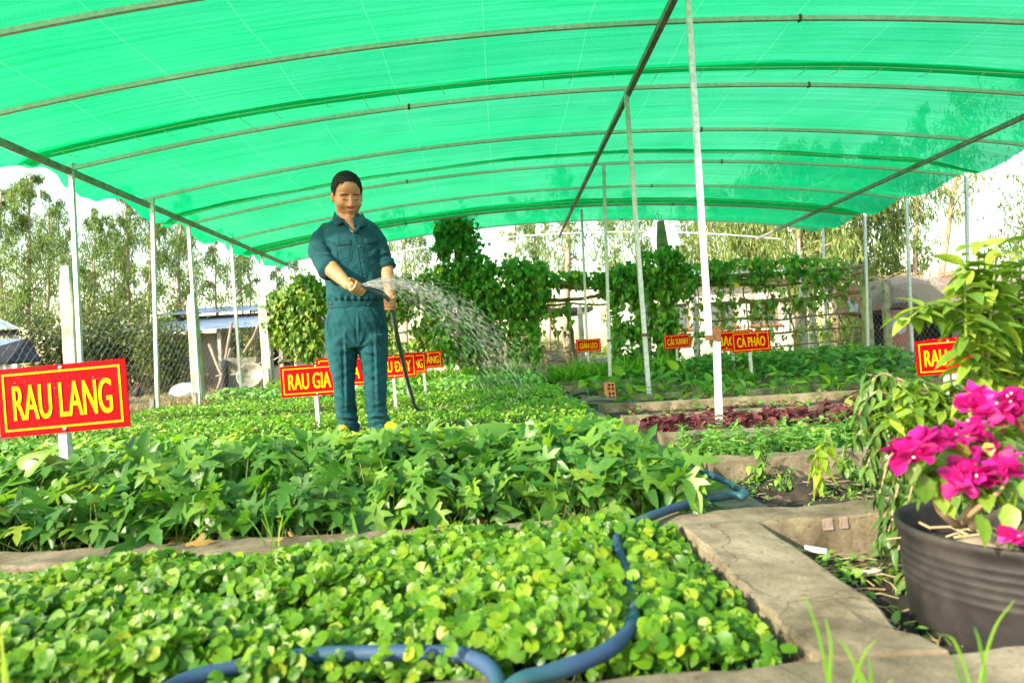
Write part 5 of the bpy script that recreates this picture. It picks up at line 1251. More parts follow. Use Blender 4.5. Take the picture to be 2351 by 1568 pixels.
for k, (a, b) in enumerate((((498, 900), (530, 800)), ((535, 905), (480, 790)), ((560, 810), (598, 735)), ((515, 900), (532, 740)))):
    p, q = at(*a, 13.8), at(*b, 14.2); p[2] = max(p[2], -.03); m = MB(); m.tube([p, (p + q) / 2 + rng.normal(size=3) * .03, q], .03, 6); tag(m.build('leaning_log', M['bark'], base=(p[0], p[1], 0), smooth=True), 'weathered log leaning among the yard clutter behind the wheelbarrow', 'log', 'logs leaning in the yard')
# dark heap of branches beyond the trellis
m = MB(); c = at(1270, 815, 16.3)
for k in range(260):
    p = c + rng.normal(size=3) * [.75, .25, .16]; p[2] = abs(p[2]); a = random.random() * 6.28; L = random.uniform(.2, .6); m.tube([p, p + [L * math.cos(a), .1 * math.sin(a), random.uniform(-.1, .2)]], random.uniform(.005, .016), 4, caps=False)
o = m.build('branch_heap', M['twig']); o['kind'] = 'stuff'; o['label'] = 'tangled heap of cut branches beyond the trellis'

# ================================================================== POT WITH BOUGAINVILLEA
PC = np.array([.935, 1.235, -.058])
pot = empty('bougainvillea_pot', PC); tag(pot, 'black ribbed plastic pot holding a bougainvillea beside the concrete path', 'plant pot')
m = MB(); pr = [(0, 0), (.178, 0), (.186, .01), (.196, .14)]
for k in range(5): z = .15 + k * .016; pr += [(.1975 + k * .0008, z), (.1988 + k * .0008, z + .003), (.1988 + k * .0008, z + .006), (.1976 + k * .0008, z + .009)]
pr += [(.203, .238), (.207, .243), (.209, .252), (.206, .258), (.199, .256), (.196, .245), (.19, .19), (.188, .17), (0, .17)]
m.lathe(pr, 64); m.build('pot_shell', M['pot'], pot, smooth=True)
m = MB(); m.lathe([(0, .205), (.06, .208), (.12, .2), (.189, .195)], 28); pv = np.array(m.v); pv[:, 2] += fbm(pv, 30, 4) * .008; m.v = [tuple(p) for p in pv]; m.build('soil', M['soil'], pot, smooth=True)
m = MB(); m.ell((-.115, -.045, .218), (.062, .045, .032), n=16, m=10); pv = np.array(m.v); pv += (fbm(pv, 22, 3) * .006)[:, None]; m.v = [tuple(p) for p in pv]; m.build('stone', M['pebble'], pot, smooth=True)
m = MB(); rr = np.random.default_rng(8)
for k in range(60):
    a = rr.random() * 6.28; d = rr.uniform(.02, .17); p = np.array([math.cos(a) * d, math.sin(a) * d, .212]); b = rr.random() * 6.28; L = rr.uniform(.03, .10); m.tube([p, p + [L * .5 * math.cos(b), L * .5 * math.sin(b), .012], p + [L * math.cos(b), L * math.sin(b), .002]], rr.uniform(.001, .0035), 5, caps=False)
f = m.build('dry_twigs', M['straw'], pot); f['kind'] = 'stuff'
bg = empty('bougainvillea', PC + [0, 0, .2]); B0 = np.array(PC + [0, 0, .2]); tag(bg, 'bougainvillea shrub with magenta papery bracts growing in the black pot', 'flowering plant')
M['bract'] = leaf_mat('bract', [(0, (.45, .006, .17)), (.4, (.64, .010, .28)), (.8, (.78, .03, .44)), (.95, (.85, .10, .55)), (1, (.62, .012, .10))], .6, .45, (1.2, .8, 1.2))
M['bg_leaf'] = leaf_mat('bougainvillea_leaf', [(0, (.06, .15, .02)), (.5, (.14, .26, .03)), (1, (.27, .38, .045))], .42, .36, (1.5, 1.5, .4))
M['floret'] = surf('floret', [(.3, (.8, .76, .55)), (.7, (.85, .82, .66))], 5, 2, .6)
brs = [[(2195, 1205, 1.16), (2160, 1172, 1.13), (2142, 1130, 1.12), (2112, 1085, 1.10), (2088, 1040, 1.09)], [(2200, 1205, 1.17), (2232, 1160, 1.15), (2252, 1110, 1.13), (2235, 1070, 1.12)], [(2215, 1200, 1.2), (2262, 1150, 1.2), (2300, 1090, 1.2), (2275, 1000, 1.2), (2262, 935, 1.19)], [(2142, 1130, 1.12), (2140, 1095, 1.13), (2165, 1040, 1.14), (2215, 1000, 1.14)], [(2230, 1210, 1.22), (2330, 1150, 1.24), (2360, 1050, 1.24), (2335, 945, 1.2)], [(2205, 1205, 1.17), (2240, 1170, 1.1), (2300, 1120, 1.09), (2290, 1085, 1.1)], [(2290, 1250, 1.1), (2340, 1215, 1.12), (2390, 1170, 1.14)]]
allb = []
for k, b in enumerate(brs):
    P_ = catmull([tuple(at(*q) - B0) for q in b], 5); allb.append(P_)
    m = MB(); m.tube(P_, np.linspace(.0075 if k < 5 else .005, .003, len(P_)), 7); m.build('branch', M['twig'], bg, smooth=True)
T_BRACT = tpl_ovate(.92, .22, -.18, 5)
rr = np.random.default_rng(12)
def bracts(px, py, Y, rpx, n):
    n = int(n * 1.5)
    c = at(px, py, Y) - B0; rad = rpx * Y / FPX
    P = []; Rr = []; 
    d = rr.normal(size=(n, 3)); d /= np.linalg.norm(d, axis=1)[:, None]; d[:, 1] = -np.abs(d[:, 1]) * .8
    P = c + d * rad * [.8, .6, .62] * rr.uniform(.55, 1, n)[:, None]
    yaw = np.arctan2(-d[:, 0], d[:, 1]) + rr.normal(0, .7, n)
    rot = rot_yaw_pitch_roll(yaw, rr.normal(.35, .6, n), rr.normal(0, .5, n))
    leaf_children(bg, T_BRACT, P, rot, rr.uniform(.022, .034, n), M['bract'], 'bract')
    m = MB()
    for q in range(max(1, n // 12)):
        e = c + np.array([rr.normal() * rad * .5, -rad * .62, rr.normal() * rad * .3 + rad * .25]); m.ell(e, (.0022, .002, .0022), n=6, m=5)
    f = m.build('floret', M['floret'], bg)
for a in ((2092, 1030, 1.09, 50, 20), (2070, 1055, 1.085, 34, 10), (2130, 1015, 1.10, 34, 10), (2185, 1010, 1.13, 22, 5), (2225, 992, 1.13, 30, 8), (2262, 935, 1.17, 62, 26), (2215, 935, 1.18, 30, 8), (2330, 945, 1.18, 52, 20), (2235, 1085, 1.10, 46, 18), (2205, 1115, 1.09, 36, 12), (2290, 1085, 1.10, 45, 18), (2275, 1045, 1.13, 34, 8), (2335, 1238, 1.06, 30, 9), (2206, 1025, 1.12, 18, 4)): bracts(*a)
PL, YW = [], []
for P_ in allb:
    for k in range(16):
        t = rr.uniform(.5, 1); i = int(t * (len(P_) - 1)); PL.append(P_[i] + rr.normal(size=3) * .018)
for px, py, n in ((2190, 1050, 14), (2280, 1020, 14), (2150, 1060, 8), (2330, 1020, 14), (2240, 1020, 10), (2120, 1075, 6)):
    for k in range(n): PL.append(at(px, py, 1.14) - B0 + rr.normal(size=3) * [.022, .02, .02])
PL = np.array(PL); n = len(PL)
leaf_children(bg, T_BIG, PL, rot_yaw_pitch_roll(rr.random(n) * 6.28, rr.normal(-.5, .5, n), rr.normal(0, .4, n)), rr.uniform(.028, .055, n), M['bg_leaf'])

# ================================================================== SHRUB BEHIND THE POT
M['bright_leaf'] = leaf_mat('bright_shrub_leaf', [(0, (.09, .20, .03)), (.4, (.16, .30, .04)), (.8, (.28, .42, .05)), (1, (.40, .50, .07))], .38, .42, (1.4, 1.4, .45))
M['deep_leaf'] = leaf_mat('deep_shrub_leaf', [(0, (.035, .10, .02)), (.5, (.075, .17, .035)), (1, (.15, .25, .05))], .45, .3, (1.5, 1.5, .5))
def stem_shrub(name, label, base_px, Yb, stems_px, mat, n_each, ls, seed, tp, droop, base_z=-.01):
    rr = np.random.default_rng(seed); b = on(*base_px, base_z) if Yb is None else at(*base_px, Yb); b[2] = base_z
    root = empty(name, b); tag(root, label, 'shrub'); PL = []; YW = []; PT = []
    for s_ in stems_px:
        P_ = catmull([(0, 0, 0)] + [tuple(at(*q) - b) for q in s_], 6); m = MB(); m.tube(P_, np.linspace(.007, .002, len(P_)), 6); m.build('stem', M['stalk'] if mat == 'bright_leaf' else M['twig'], root, smooth=True)
        ts = np.linspace(.38, 1, n_each); ang = 0
        for t in ts:
            i = t * (len(P_) - 1); i0 = int(min(i, len(P_) - 2)); p = P_[i0] + (P_[i0 + 1] - P_[i0]) * (i - i0); ang += 2.4 + rr.normal(0, .3)
            PL.append(p + rr.normal(size=3) * .004); YW.append(ang); PT.append(rr.normal(droop + .9 * max(0, t - .8), .3))
    PL = np.array(PL); n = len(PL)
    leaf_children(root, tp, PL, rot_yaw_pitch_roll(np.array(YW), np.array(PT), rr.normal(0, .3, n)), ls * rr.uniform(.65, 1.15, n), M[mat])
T_SL = tpl_ovate(.40, .16, .30, 5)
stem_shrub('leafy_shrub', 'tall bright green shrub with pointed leaves rising behind the pot', (2260, 1200), 1.55,
    [[(2255, 1000, 1.55), (2250, 760, 1.52), (2245, 550, 1.5)], [(2280, 950, 1.58), (2310, 780, 1.58), (2325, 600, 1.58)], [(2262, 950, 1.5), (2240, 760, 1.47), (2150, 700, 1.46), (2075, 738, 1.45)], [(2300, 930, 1.6), (2335, 720, 1.6), (2345, 560, 1.6)], [(2290, 900, 1.52), (2275, 700, 1.5), (2205, 610, 1.48)], [(2300, 1000, 1.6), (2350, 830, 1.6), (2365, 640, 1.62)], [(2240, 950, 1.5), (2220, 800, 1.45), (2215, 640, 1.43)], [(2330, 980, 1.55), (2400, 800, 1.5), (2420, 700, 1.5)], [(2270, 1000, 1.5), (2270, 780, 1.48), (2290, 560, 1.46)]],
    'bright_leaf', 46, .072, 41, T_SL, -.15)
stem_shrub('leafy_shrub', 'yellow-green bushy shrub below the taller one, above the blossoms', (2250, 1200), 1.62,
    [[(2180, 1000, 1.6), (2060, 880, 1.62)], [(2200, 1000, 1.6), (2120, 880, 1.6)], [(2220, 1000, 1.6), (2180, 870, 1.6)], [(2150, 1050, 1.6), (2030, 950, 1.6)], [(2260, 1000, 1.6), (2260, 850, 1.6)], [(2300, 1000, 1.6), (2330, 850, 1.62)], [(2180, 1040, 1.58), (2090, 930, 1.55)], [(2280, 1040, 1.58), (2300, 930, 1.55)], [(2200, 1020, 1.62), (2140, 900, 1.64)], [(2230, 1010, 1.62), (2215, 885, 1.62)], [(2160, 1040, 1.62), (2095, 905, 1.66)], [(2240, 1030, 1.6), (2285, 890, 1.6)], [(2140, 1060, 1.62), (2055, 925, 1.66)], [(2180, 1060, 1.56), (2170, 940, 1.54)], [(2250, 1060, 1.54), (2240, 950, 1.52)]],
    'bright_leaf', 50, .056, 42, T_SL, -.3)
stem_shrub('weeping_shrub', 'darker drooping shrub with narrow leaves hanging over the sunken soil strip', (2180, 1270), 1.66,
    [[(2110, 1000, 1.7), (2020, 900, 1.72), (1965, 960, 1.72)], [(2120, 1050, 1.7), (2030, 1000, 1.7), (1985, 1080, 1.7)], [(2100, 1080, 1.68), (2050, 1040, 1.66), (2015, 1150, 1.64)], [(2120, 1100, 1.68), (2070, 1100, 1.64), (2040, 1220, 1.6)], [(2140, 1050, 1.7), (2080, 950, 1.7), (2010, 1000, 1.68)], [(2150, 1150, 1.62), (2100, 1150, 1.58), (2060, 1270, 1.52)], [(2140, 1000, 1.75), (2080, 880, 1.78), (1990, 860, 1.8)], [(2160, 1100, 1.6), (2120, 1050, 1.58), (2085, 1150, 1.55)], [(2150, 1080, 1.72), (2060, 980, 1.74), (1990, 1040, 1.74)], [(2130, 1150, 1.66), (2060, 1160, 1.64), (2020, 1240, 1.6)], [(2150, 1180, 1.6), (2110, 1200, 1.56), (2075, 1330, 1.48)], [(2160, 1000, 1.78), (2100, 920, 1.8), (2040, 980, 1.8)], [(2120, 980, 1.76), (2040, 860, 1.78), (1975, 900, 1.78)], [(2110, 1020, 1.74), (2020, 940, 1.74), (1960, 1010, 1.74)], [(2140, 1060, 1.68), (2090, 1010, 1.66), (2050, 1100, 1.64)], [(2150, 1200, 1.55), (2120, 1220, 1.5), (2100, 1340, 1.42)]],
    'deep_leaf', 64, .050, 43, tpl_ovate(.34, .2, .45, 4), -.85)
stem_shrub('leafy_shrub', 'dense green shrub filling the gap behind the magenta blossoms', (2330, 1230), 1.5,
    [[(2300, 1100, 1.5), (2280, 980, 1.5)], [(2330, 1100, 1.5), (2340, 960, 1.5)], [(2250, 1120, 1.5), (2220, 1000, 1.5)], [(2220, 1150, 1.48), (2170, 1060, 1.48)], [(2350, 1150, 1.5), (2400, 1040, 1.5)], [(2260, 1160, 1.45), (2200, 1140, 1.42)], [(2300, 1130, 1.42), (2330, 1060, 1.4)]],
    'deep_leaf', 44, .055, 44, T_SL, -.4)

# ---- grass tufts at the foot of the near kerb
def tuft(label, blades, Y):
    base = at(blades[0][0][0], 1700, Y); base[2] = -.08; root = empty('grass_tuft', base); tag(root, label, 'grass')
    for b in blades:
        P_ = catmull([tuple(at(x, y, Y + dy) - base) for x, y, dy in [(q[0], q[1], q[2] if len(q) > 2 else 0) for q in b]], 5); n = len(P_)
        wd = .0015 * np.sin(np.linspace(.35, 3.0, n)) ** .7 + .0003
        V = np.concatenate([P_ + np.outer(wd, [1, .2, 0]), P_ + [0, 0, .0006], P_ - np.outer(wd, [1, -.2, 0])]); F = []
        for i in range(n - 1): F += [(i, i + 1, n + i + 1, n + i), (n + i, n + i + 1, 2 * n + i + 1, 2 * n + i)]
        link('blade', np_mesh('blade', V, F, M['herb']), root)
tuft('grass tuft with one tall arching blade at the foot of the pot', [[(2240, 1640), (2255, 1540), (2285, 1440), (2328, 1378)], [(2240, 1640), (2225, 1560), (2190, 1470), (2150, 1455)], [(2250, 1640), (2262, 1560), (2250, 1480), (2238, 1440)], [(2230, 1640), (2205, 1560), (2190, 1500)]], .72)
tuft('thin grass tuft by the corner of the concrete path', [[(1905, 1650), (1900, 1560), (1878, 1450), (1848, 1368)], [(1910, 1650), (1905, 1560), (1908, 1480), (1895, 1420)], [(1950, 1650), (1960, 1570), (1985, 1500), (2010, 1470)], [(1980, 1650), (1975, 1560), (1945, 1490), (1925, 1470)], [(1900, 1650), (1880, 1600), (1850, 1570)]], .70)
tuft('short grass tuft in front of the kerb between pot and path', [[(2000, 1650), (1990, 1580), (1975, 1540)], [(2010, 1650), (2020, 1590), (2050, 1560)], [(1990, 1650), (2000, 1570), (1995, 1510)], [(2020, 1650), (2060, 1600), (2110, 1590)]], .68)
tuft('wispy grass tuft at the edge of the pennywort bed kerb', [[(5, 1700), (8, 1560), (2, 1440)], [(30, 1700), (20, 1600), (12, 1500)]], .72)
tuft('long thin grass growing between pennywort and sweet potatoes', [[(640, 1330), (625, 1240), (606, 1170), (612, 1120)], [(645, 1330), (630, 1250), (600, 1190)], [(650, 1330), (640, 1240), (650, 1180)], [(1235, 1330), (1240, 1200), (1228, 1160)], [(650, 1330), (580, 1200), (540, 1195)]], 1.74)

# ================================================================== PERSON
def remesh(mb, voxel, iters=4, lam=.5):
    me = mb.mesh('tmp'); o = bpy.data.objects.new('tmp', me); col.objects.link(o)
    md = o.modifiers.new('r', 'REMESH'); md.mode = 'VOXEL'; md.voxel_size = voxel
    bpy.context.view_layer.update()
    m2 = bpy.data.meshes.new_from_object(o.evaluated_get(bpy.context.evaluated_depsgraph_get())); bpy.data.objects.remove(o); bpy.data.meshes.remove(me)
    n = len(m2.vertices); V = np.zeros(n * 3, np.float32); m2.vertices.foreach_get('co', V); V = V.reshape(-1, 3).astype(float)
    E_ = np.zeros(len(m2.edges) * 2, np.int32); m2.edges.foreach_get('vertices', E_); E_ = E_.reshape(-1, 2)
    F = np.array([tuple(p.vertices) for p in m2.polygons if len(p.vertices) == 4]); bpy.data.meshes.remove(m2)
    return smooth_mesh(V, E_, iters, lam), F, E_
def smooth_mesh(V, E_, iters, lam=.5, mask=None):
    n = len(V); deg = np.bincount(E_.ravel(), minlength=n).astype(float)[:, None]
    for _ in range(iters):
        S = np.zeros_like(V); np.add.at(S, E_[:, 0], V[E_[:, 1]]); np.add.at(S, E_[:, 1], V[E_[:, 0]])
        d = (S / np.maximum(deg, 1) - V) * lam
        V = V + (d if mask is None else d * mask[:, None])
    return V
def vnormals(V, F):
    n = np.zeros_like(V); a = np.cross(V[F[:, 2]] - V[F[:, 0]], V[F[:, 3]] - V[F[:, 1]])
    for k in range(4): np.add.at(n, F[:, k], a)
    return n / (np.linalg.norm(n, axis=1)[:, None] + 1e-12)
MY = 4.45
def PM(x, y, dy=0.0): return at(x, y, MY + dy)
PX = MY / FPX            # metres per picture unit at the person
MBASE = np.array([PM(835, 1005)[0], MY, .05])

M['cloth'] = None
def cloth_mat(name, c0, c1):
    m, nt, out = new_mat(name); p = N(nt, 'ShaderNodeBsdfPrincipled'); nt.links.new(p.outputs[0], out.inputs[0])
    nt.links.new(ramp(nt, noise(nt, 6, 5, .6), [(.3, c0), (.7, c1)]), p.inputs['Base Color']); p.inputs['Roughness'].default_value = .85  # faded-cloth noise; its lighter patches also paint in sunlit areas
    p.inputs['Sheen Weight'].default_value = .05; p.inputs['Specular IOR Level'].default_value = .25
    b = N(nt, 'ShaderNodeBump'); b.inputs['Strength'].default_value = .3; b.inputs['Distance'].default_value = .004
    nt.links.new(noise(nt, 55, 4, .6), b.inputs['Height'])
    b2 = N(nt, 'ShaderNodeBump'); b2.inputs['Strength'].default_value = .4; b2.inputs['Distance'].default_value = .03
    nt.links.new(noise(nt, 8, 3, .5, stretch=(1.2, 1.2, .8), dist=.35), b2.inputs['Height']); nt.links.new(b.outputs[0], b2.inputs['Normal'])
    nt.links.new(b2.outputs[0], p.inputs['Normal']); return m
M['cloth'] = cloth_mat('teal_cotton', (.0015, .038, .048), (.004, .074, .088))
M['cloth_seam'] = cloth_mat('teal_seam', (.003, .045, .052), (.005, .06, .07))
m, nt, out = new_mat('skin'); p_ = N(nt, 'ShaderNodeBsdfPrincipled'); nt.links.new(p_.outputs[0], out.inputs[0])
nt.links.new(ramp(nt, noise(nt, 14, 4), [(.3, (.39, .175, .082)), (.7, (.48, .235, .118))]), p_.inputs['Base Color']); p_.inputs['Roughness'].default_value = .48
p_.inputs['Subsurface Weight'].default_value = .12; p_.inputs['Subsurface Radius'].default_value = (.012, .005, .003); p_.inputs['Subsurface Scale'].default_value = .5
M['skin'] = m
M['lip'] = surf('lip', [(.3, (.36, .13, .085)), (.7, (.42, .16, .10))], 30, 3, .4)
M['hair'] = surf('hair', [(.3, (.004, .0035, .0035)), (.7, (.011, .009, .008))], 80, 4, .55, bump=.4, bscale=160, stretch=(1, 3, 1), spec=.25)
M['brow'] = surf('brow', [(.3, (.025, .014, .010)), (.7, (.05, .03, .02))], 80, 3, .7)
M['eye_dark'] = surf('eye_line', [(.3, (.025, .012, .008)), (.7, (.05, .025, .018))], 40, 3, .4)
M['button'] = surf('button', [(.3, (.03, .07, .075)), (.7, (.06, .11, .115))], 40, 3, .35)
M['clog'] = surf('clog_rubber', [(.3, (.78, .42, .005)), (.7, (.85, .50, .01))], 8, 3, .45)

# ---- head frame: x = person's left (picture right), y = face forward, z = crown
def axes(yaw, pitch, tilt):
    f = np.array([math.sin(yaw) * math.cos(pitch), -math.cos(yaw) * math.cos(pitch), math.sin(pitch)])
    x = np.cross(np.array([math.sin(tilt), 0, math.cos(tilt)]), f) * -1.0
    x = np.cross(f, np.array([math.sin(tilt), 0, math.cos(tilt)])) ; x /= np.linalg.norm(x); z = np.cross(x, f)
    return np.stack([x, f, z], 1)
HA = axes(R(25), R(-23), R(-3)); HS = 1.135
if HA[0, 0] < 0: HA[:, 0] *= -1
HC = PM(797.5, 452, -.03)
def hp(p): return HC + HA @ (np.array(p, float) * HS)
body = MB()
def hell(c, r, rot=None): body.ell(hp(c), np.array(r) * HS, HA if rot is None else HA @ rot, 20, 14)
def capsule(mb, pts, rad, n=12):
    mb.tube(pts, rad, n)
    for p, r_ in zip(pts, rad if not np.isscalar(rad) else [rad] * len(pts)): mb.ell(p, (r_,) * 3, n=n, m=8)
hell((0, -.018, .036), (.078, .094, .084)); hell((0, .018, -.018), (.0745, .074, .088)); hell((0, .028, -.055), (.063, .054, .056))
for s in (-1, 1):
    hell((s * .044, .006, -.058), (.024, .046, .036)); hell((s * .040, .048, -.030), (.031, .032, .036)); hell((s * .031, .072, .024), (.032, .014, .009))
    hell((s * .032, .0735, .004), (.0175, .0105, .0105)); hell((s * .0145, .092, -.034), (.0115, .011, .0085)); hell((s * .0825, -.012, -.006), (.008, .019, .032), np.array(Matrix.Rotation(s * .25, 3, 'Z')))
hell((0, .068, -.100), (.030, .021, .018)); hell((0, .062, .055), (.052, .03, .045))
capsule(body, [hp((0, .084, .020)), hp((0, .092, -.008)), hp((0, .102, -.030))], np.array([.0095, .0115, .0150]) * HS, 10)
hell((0, .081, -.063), (.024, .0095, .0065)); hell((0, .080, -.075), (.020, .010, .0065)); hell((0, .076, -.069), (.027, .007, .010))
capsule(body, [hp((0, -.028, -.05)), PM(797, 505, -.01), PM(800, 530, .01)], [.060, .062, .068], 16)
capsule(body, [PM(799, 508, .005), PM(802, 516, -.055), PM(808, 524, -.094), PM(812, 532, -.118)], [.050, .040, .024, .010], 12)
# trunk core and arms (continuous under the clothes)
capsule(body, [PM(805, 560, .0), PM(812, 640, .01), PM(816, 720, .02)], [.095, .10, .11], 16)
capsule(body, [PM(752, 552, .01), PM(800, 545, .015), PM(856, 552, .015)], [.04, .055, .04], 12)
RE, RW = PM(752, 607, -.13), PM(800, 655, -.335)
capsule(body, [PM(748, 552), PM(738, 572, -.06), RE, RE * .72 + RW * .28 + [0, -.01, -.004], RE * .38 + RW * .62, RW], [.04, .048, .049, .0505, .042, .031], 14)
LE, LW = PM(888, 612, .0), PM(894, 672, -.12)
capsule(body, [PM(858, 552, .01), PM(878, 577, .01), LE, LE * .7 + LW * .3, LE * .4 + LW * .6, LW], [.036, .043, .042, .0425, .037, .029], 14)
def fist(mb, g, h, toward_palm, thumb_dir, s=1.0, hose=.015):
    """g: grip centre on the hose; h: hose direction at the index side; toward_palm: from the hose to the heel of the hand"""
    h = np.array(h) / np.linalg.norm(h); e1 = np.array(toward_palm, float); e1 -= h * e1.dot(h); e1 /= np.linalg.norm(e1); e2 = np.cross(h, e1)
    mb.ell(g + e1 * .036 * s - h * .004, (.043 * s, .021 * s, .030 * s), np.stack([h, e1, e2], 1), 16, 10)
    mb.ell(g + e1 * .030 * s + e2 * .012 * s, (.041 * s, .020 * s, .024 * s), np.stack([h, e1, e2], 1), 16, 10)
    for k, (L, r_) in enumerate(((1.0, .0092), (1.06, .0096), (1.0, .0092), (.86, .0080))):
        c = g + h * (.030 - .0195 * k) * s; R_ = (hose + .0085) * s * (1.0 if k else .98)
        pts = []
        for a, q in ((40, 1.5), (75, 1.42), (112, 1.25), (150, 1.05), (190, 1.0), (230, .98), (262 * L, .97)):
            pts.append(c + (e1 * math.cos(R(a)) + e2 * math.sin(R(a))) * R_ * q)
        capsule(mb, pts, np.array([1.12, 1.1, 1.06, 1.0, .98, .92, .82]) * r_ * s, 8)
    b = g + e1 * .030 * s - e2 * .014 * s + h * .012 * s; t1 = g + h * .040 * s - e2 * (hose + .010) * s + e1 * .012 * s; t2 = g + h * .066 * s - e2 * (hose + .002) * s - e1 * .002
    capsule(mb, [b, (b + t1) / 2 - e2 * .004, t1, t2], np.array([.0135, .0125, .0112, .0088]) * s, 8)
RG = at(823, 660, 4.085); RH = GH[-1] - GH[-7]
fist(body, RG, RH, (RW - RG), None, 1.12)
capsule(body, [RW, (RW * .45 + RG * .55) + [-.008, .01, .002]], [.030, .026], 12)
LG = at(896, 698, 4.27); fist(body, LG, np.array([.02, -.2, 1.0]), (LW - LG) + np.array([.02, .06, .0]), None, 1.05)
capsule(body, [LW, LW * .4 + LG * .6 + [.0, .012, .01]], [.029, .026], 12)
BV, BF, BE = remesh(body, .0042, 3)
hd = np.linalg.norm((BV - HC) / HS, axis=1); BV = smooth_mesh(BV, BE, 5, .5, np.clip((.16 - hd) / .03, 0, 1))
# light surface shaping
BN = vnormals(BV, BF); BV = BV + BN * (fbm(BV, 60, 2) * .0006)[:, None]
person = link('person', np_mesh('person', BV - MBASE, BF, M['skin']), None, MBASE)
tag(person, 'person in teal work shirt and trousers watering the beds with a hose', 'person')
body_bvh = BVHTree.FromPolygons([tuple(v) for v in BV], [tuple(f) for f in BF])
def part(name, V, F, mat, parent=None, smooth=True):
    return link(name, np_mesh(name, V - MBASE, F, mat, None, smooth), parent or person)

# ---- shirt
shirt = MB()
def ring(cx, cy_, rx, ry, dy=0.0, n=36, e=2.4, yaw=.16):
    c = PM(cx, cy_, dy); out_ = []
    for k in range(n):
        a = 2 * math.pi * k / n; ca, sa = math.cos(a), math.sin(a)
        x = rx * abs(ca) ** (2 / e) * np.sign(ca); y = ry * abs(sa) ** (2 / e) * np.sign(sa)
        out_.append(c + np.array([x * math.cos(yaw) - y * math.sin(yaw), x * math.sin(yaw) + y * math.cos(yaw), 0]))
    return out_
secs = [(710, 752, 886, .135), (702, 752, 886, .138), (690, 748, 889, .150), (660, 747, 888, .150), (620, 745, 884, .148), (580, 742, 880, .145), (550, 739, 876, .138), (530, 740, 872, .122), (517, 746, 864, .100), (507, 760, 850, .080), (499, 771, 836, .066), (493, 776, 829, .058)]
shirt.loft([ring((a + b) / 2, y, (b - a) / 2 * PX * .965, d * .95, .012) for y, a, b, d in secs])
capsule(shirt, [PM(753, 531, .0), PM(738, 551, -.02), PM(733, 578, -.075), PM(745, 606, -.135)], [.056, .071, .073, .065], 18)
shirt.tube([PM(740, 598, -.115), PM(755, 622, -.175)], [.066, .060], 18)
capsule(shirt, [PM(854, 531, .01), PM(867, 553, .015), PM(878, 586, .01)], [.052, .058, .054], 18)
shirt.tube([PM(877, 584, .012), PM(887, 614, -.012)], [.056, .051], 18)
SV, SF, SE = remesh(shirt, .0065, 4)
SN = vnormals(SV, SF)
def to_px(V):
    c = (V - CAM) @ CB; return np.stack([CX + FPX * c[:, 0] / -c[:, 2], CY - FPX * c[:, 1] / -c[:, 2]], 1)
SPx = to_px(SV)
def fold(px, a, b, w, amp):
    """a crease along the picture segment a-b"""
    a = np.array(a, float); b = np.array(b, float); d = b - a; L = np.linalg.norm(d); d /= L
    t = (px - a) @ d; n = (px - a) @ np.array([-d[1], d[0]]); e = np.clip(np.minimum(t, L - t) / (L * .35), 0, 1)
    return amp * (np.exp(-(n / w) ** 2) - .75 * np.exp(-((n - 1.9 * w) / (1.3 * w)) ** 2)) * e
disp = fbm(SV, 16, 5) * .0025 + fbm(SV * [1, 1, .6], 34, 6) * .0011
front = SN[:, 1] < .2
for a, b, w, am in (((712, 555), (765, 575), 4, .007), ((716, 580), (770, 590), 4, .007), ((722, 600), (772, 600), 3.5, .006), ((730, 545), (790, 560), 5, .005), ((742, 640), (800, 690), 6, .007), ((748, 665), (790, 692), 5, .006), ((885, 655), (840, 692), 5, .006), ((868, 585), (898, 578), 3.5, .006), ((872, 600), (900, 592), 3, .006), ((820, 600), (870, 640), 7, .004), ((760, 610), (800, 660), 7, .005), ((876, 565), (850, 590), 5, .005), ((775, 560), (765, 640), 7, .004), ((860, 620), (845, 690), 6, .004)):
    disp += np.where(front, fold(SPx, a, b, w, am * 1.5), 0)
disp += np.where((SPx[:, 1] > 672) & (SPx[:, 1] < 694), .006 * np.sin(SPx[:, 0] * .42) * np.exp(-((SPx[:, 1] - 686) / 7) ** 2), 0)
disp += np.where(np.abs(SPx[:, 1] - 690.5) < 2.2, -.006, 0)
SV = SV + SN * disp[:, None]; SV = smooth_mesh(SV, SE, 1, .35)
sh_o = part('shirt', SV, SF, M['cloth'])
shirt_bvh = BVHTree.FromPolygons([tuple(v) for v in SV], [tuple(f) for f in SF])
# ---- trousers
tr = MB()
hip = [(698, 756, 884, .125), (725, 749, 889, .138), (755, 746, 891, .142), (785, 747, 892, .135), (800, 749, 892, .125)]
tr.loft([ring((a + b) / 2, y, (b - a) / 2 * PX * .97, d, .015) for y, a, b, d in hip])
legL = [(770, 748, 824, .128, .012), (800, 750, 824, .122, .01), (840, 756, 819, .108, .0), (880, 765, 815, .098, -.01), (920, 768, 817, .092, -.005), (955, 771, 821, .088, .0), (975, 774, 825, .088, .0), (996, 777, 828, .086, -.004)]
legR = [(770, 818, 893, .128, .018), (800, 820, 893, .122, .018), (840, 829, 892, .108, .012), (880, 836, 890, .098, .0), (920, 838, 889, .092, .0), (955, 842, 893, .088, -.004), (972, 846, 897, .088, -.01), (988, 849, 899, .086, -.012)]
for lg in (legL, legR): tr.loft([ring((a + b) / 2, y, (b - a) / 2 * PX * .94, d, dy, 28, 2.2, .1) for y, a, b, d, dy in lg])
TV, TF, TE = remesh(tr, .0058, 6); TN = vnormals(TV, TF); TP = to_px(TV)
disp = fbm(TV * [1, 1, .5], 14, 7) * .004 + fbm(TV, 38, 8) * .0014
low_ = np.clip((TP[:, 1] - 915) / 40, 0, 1)
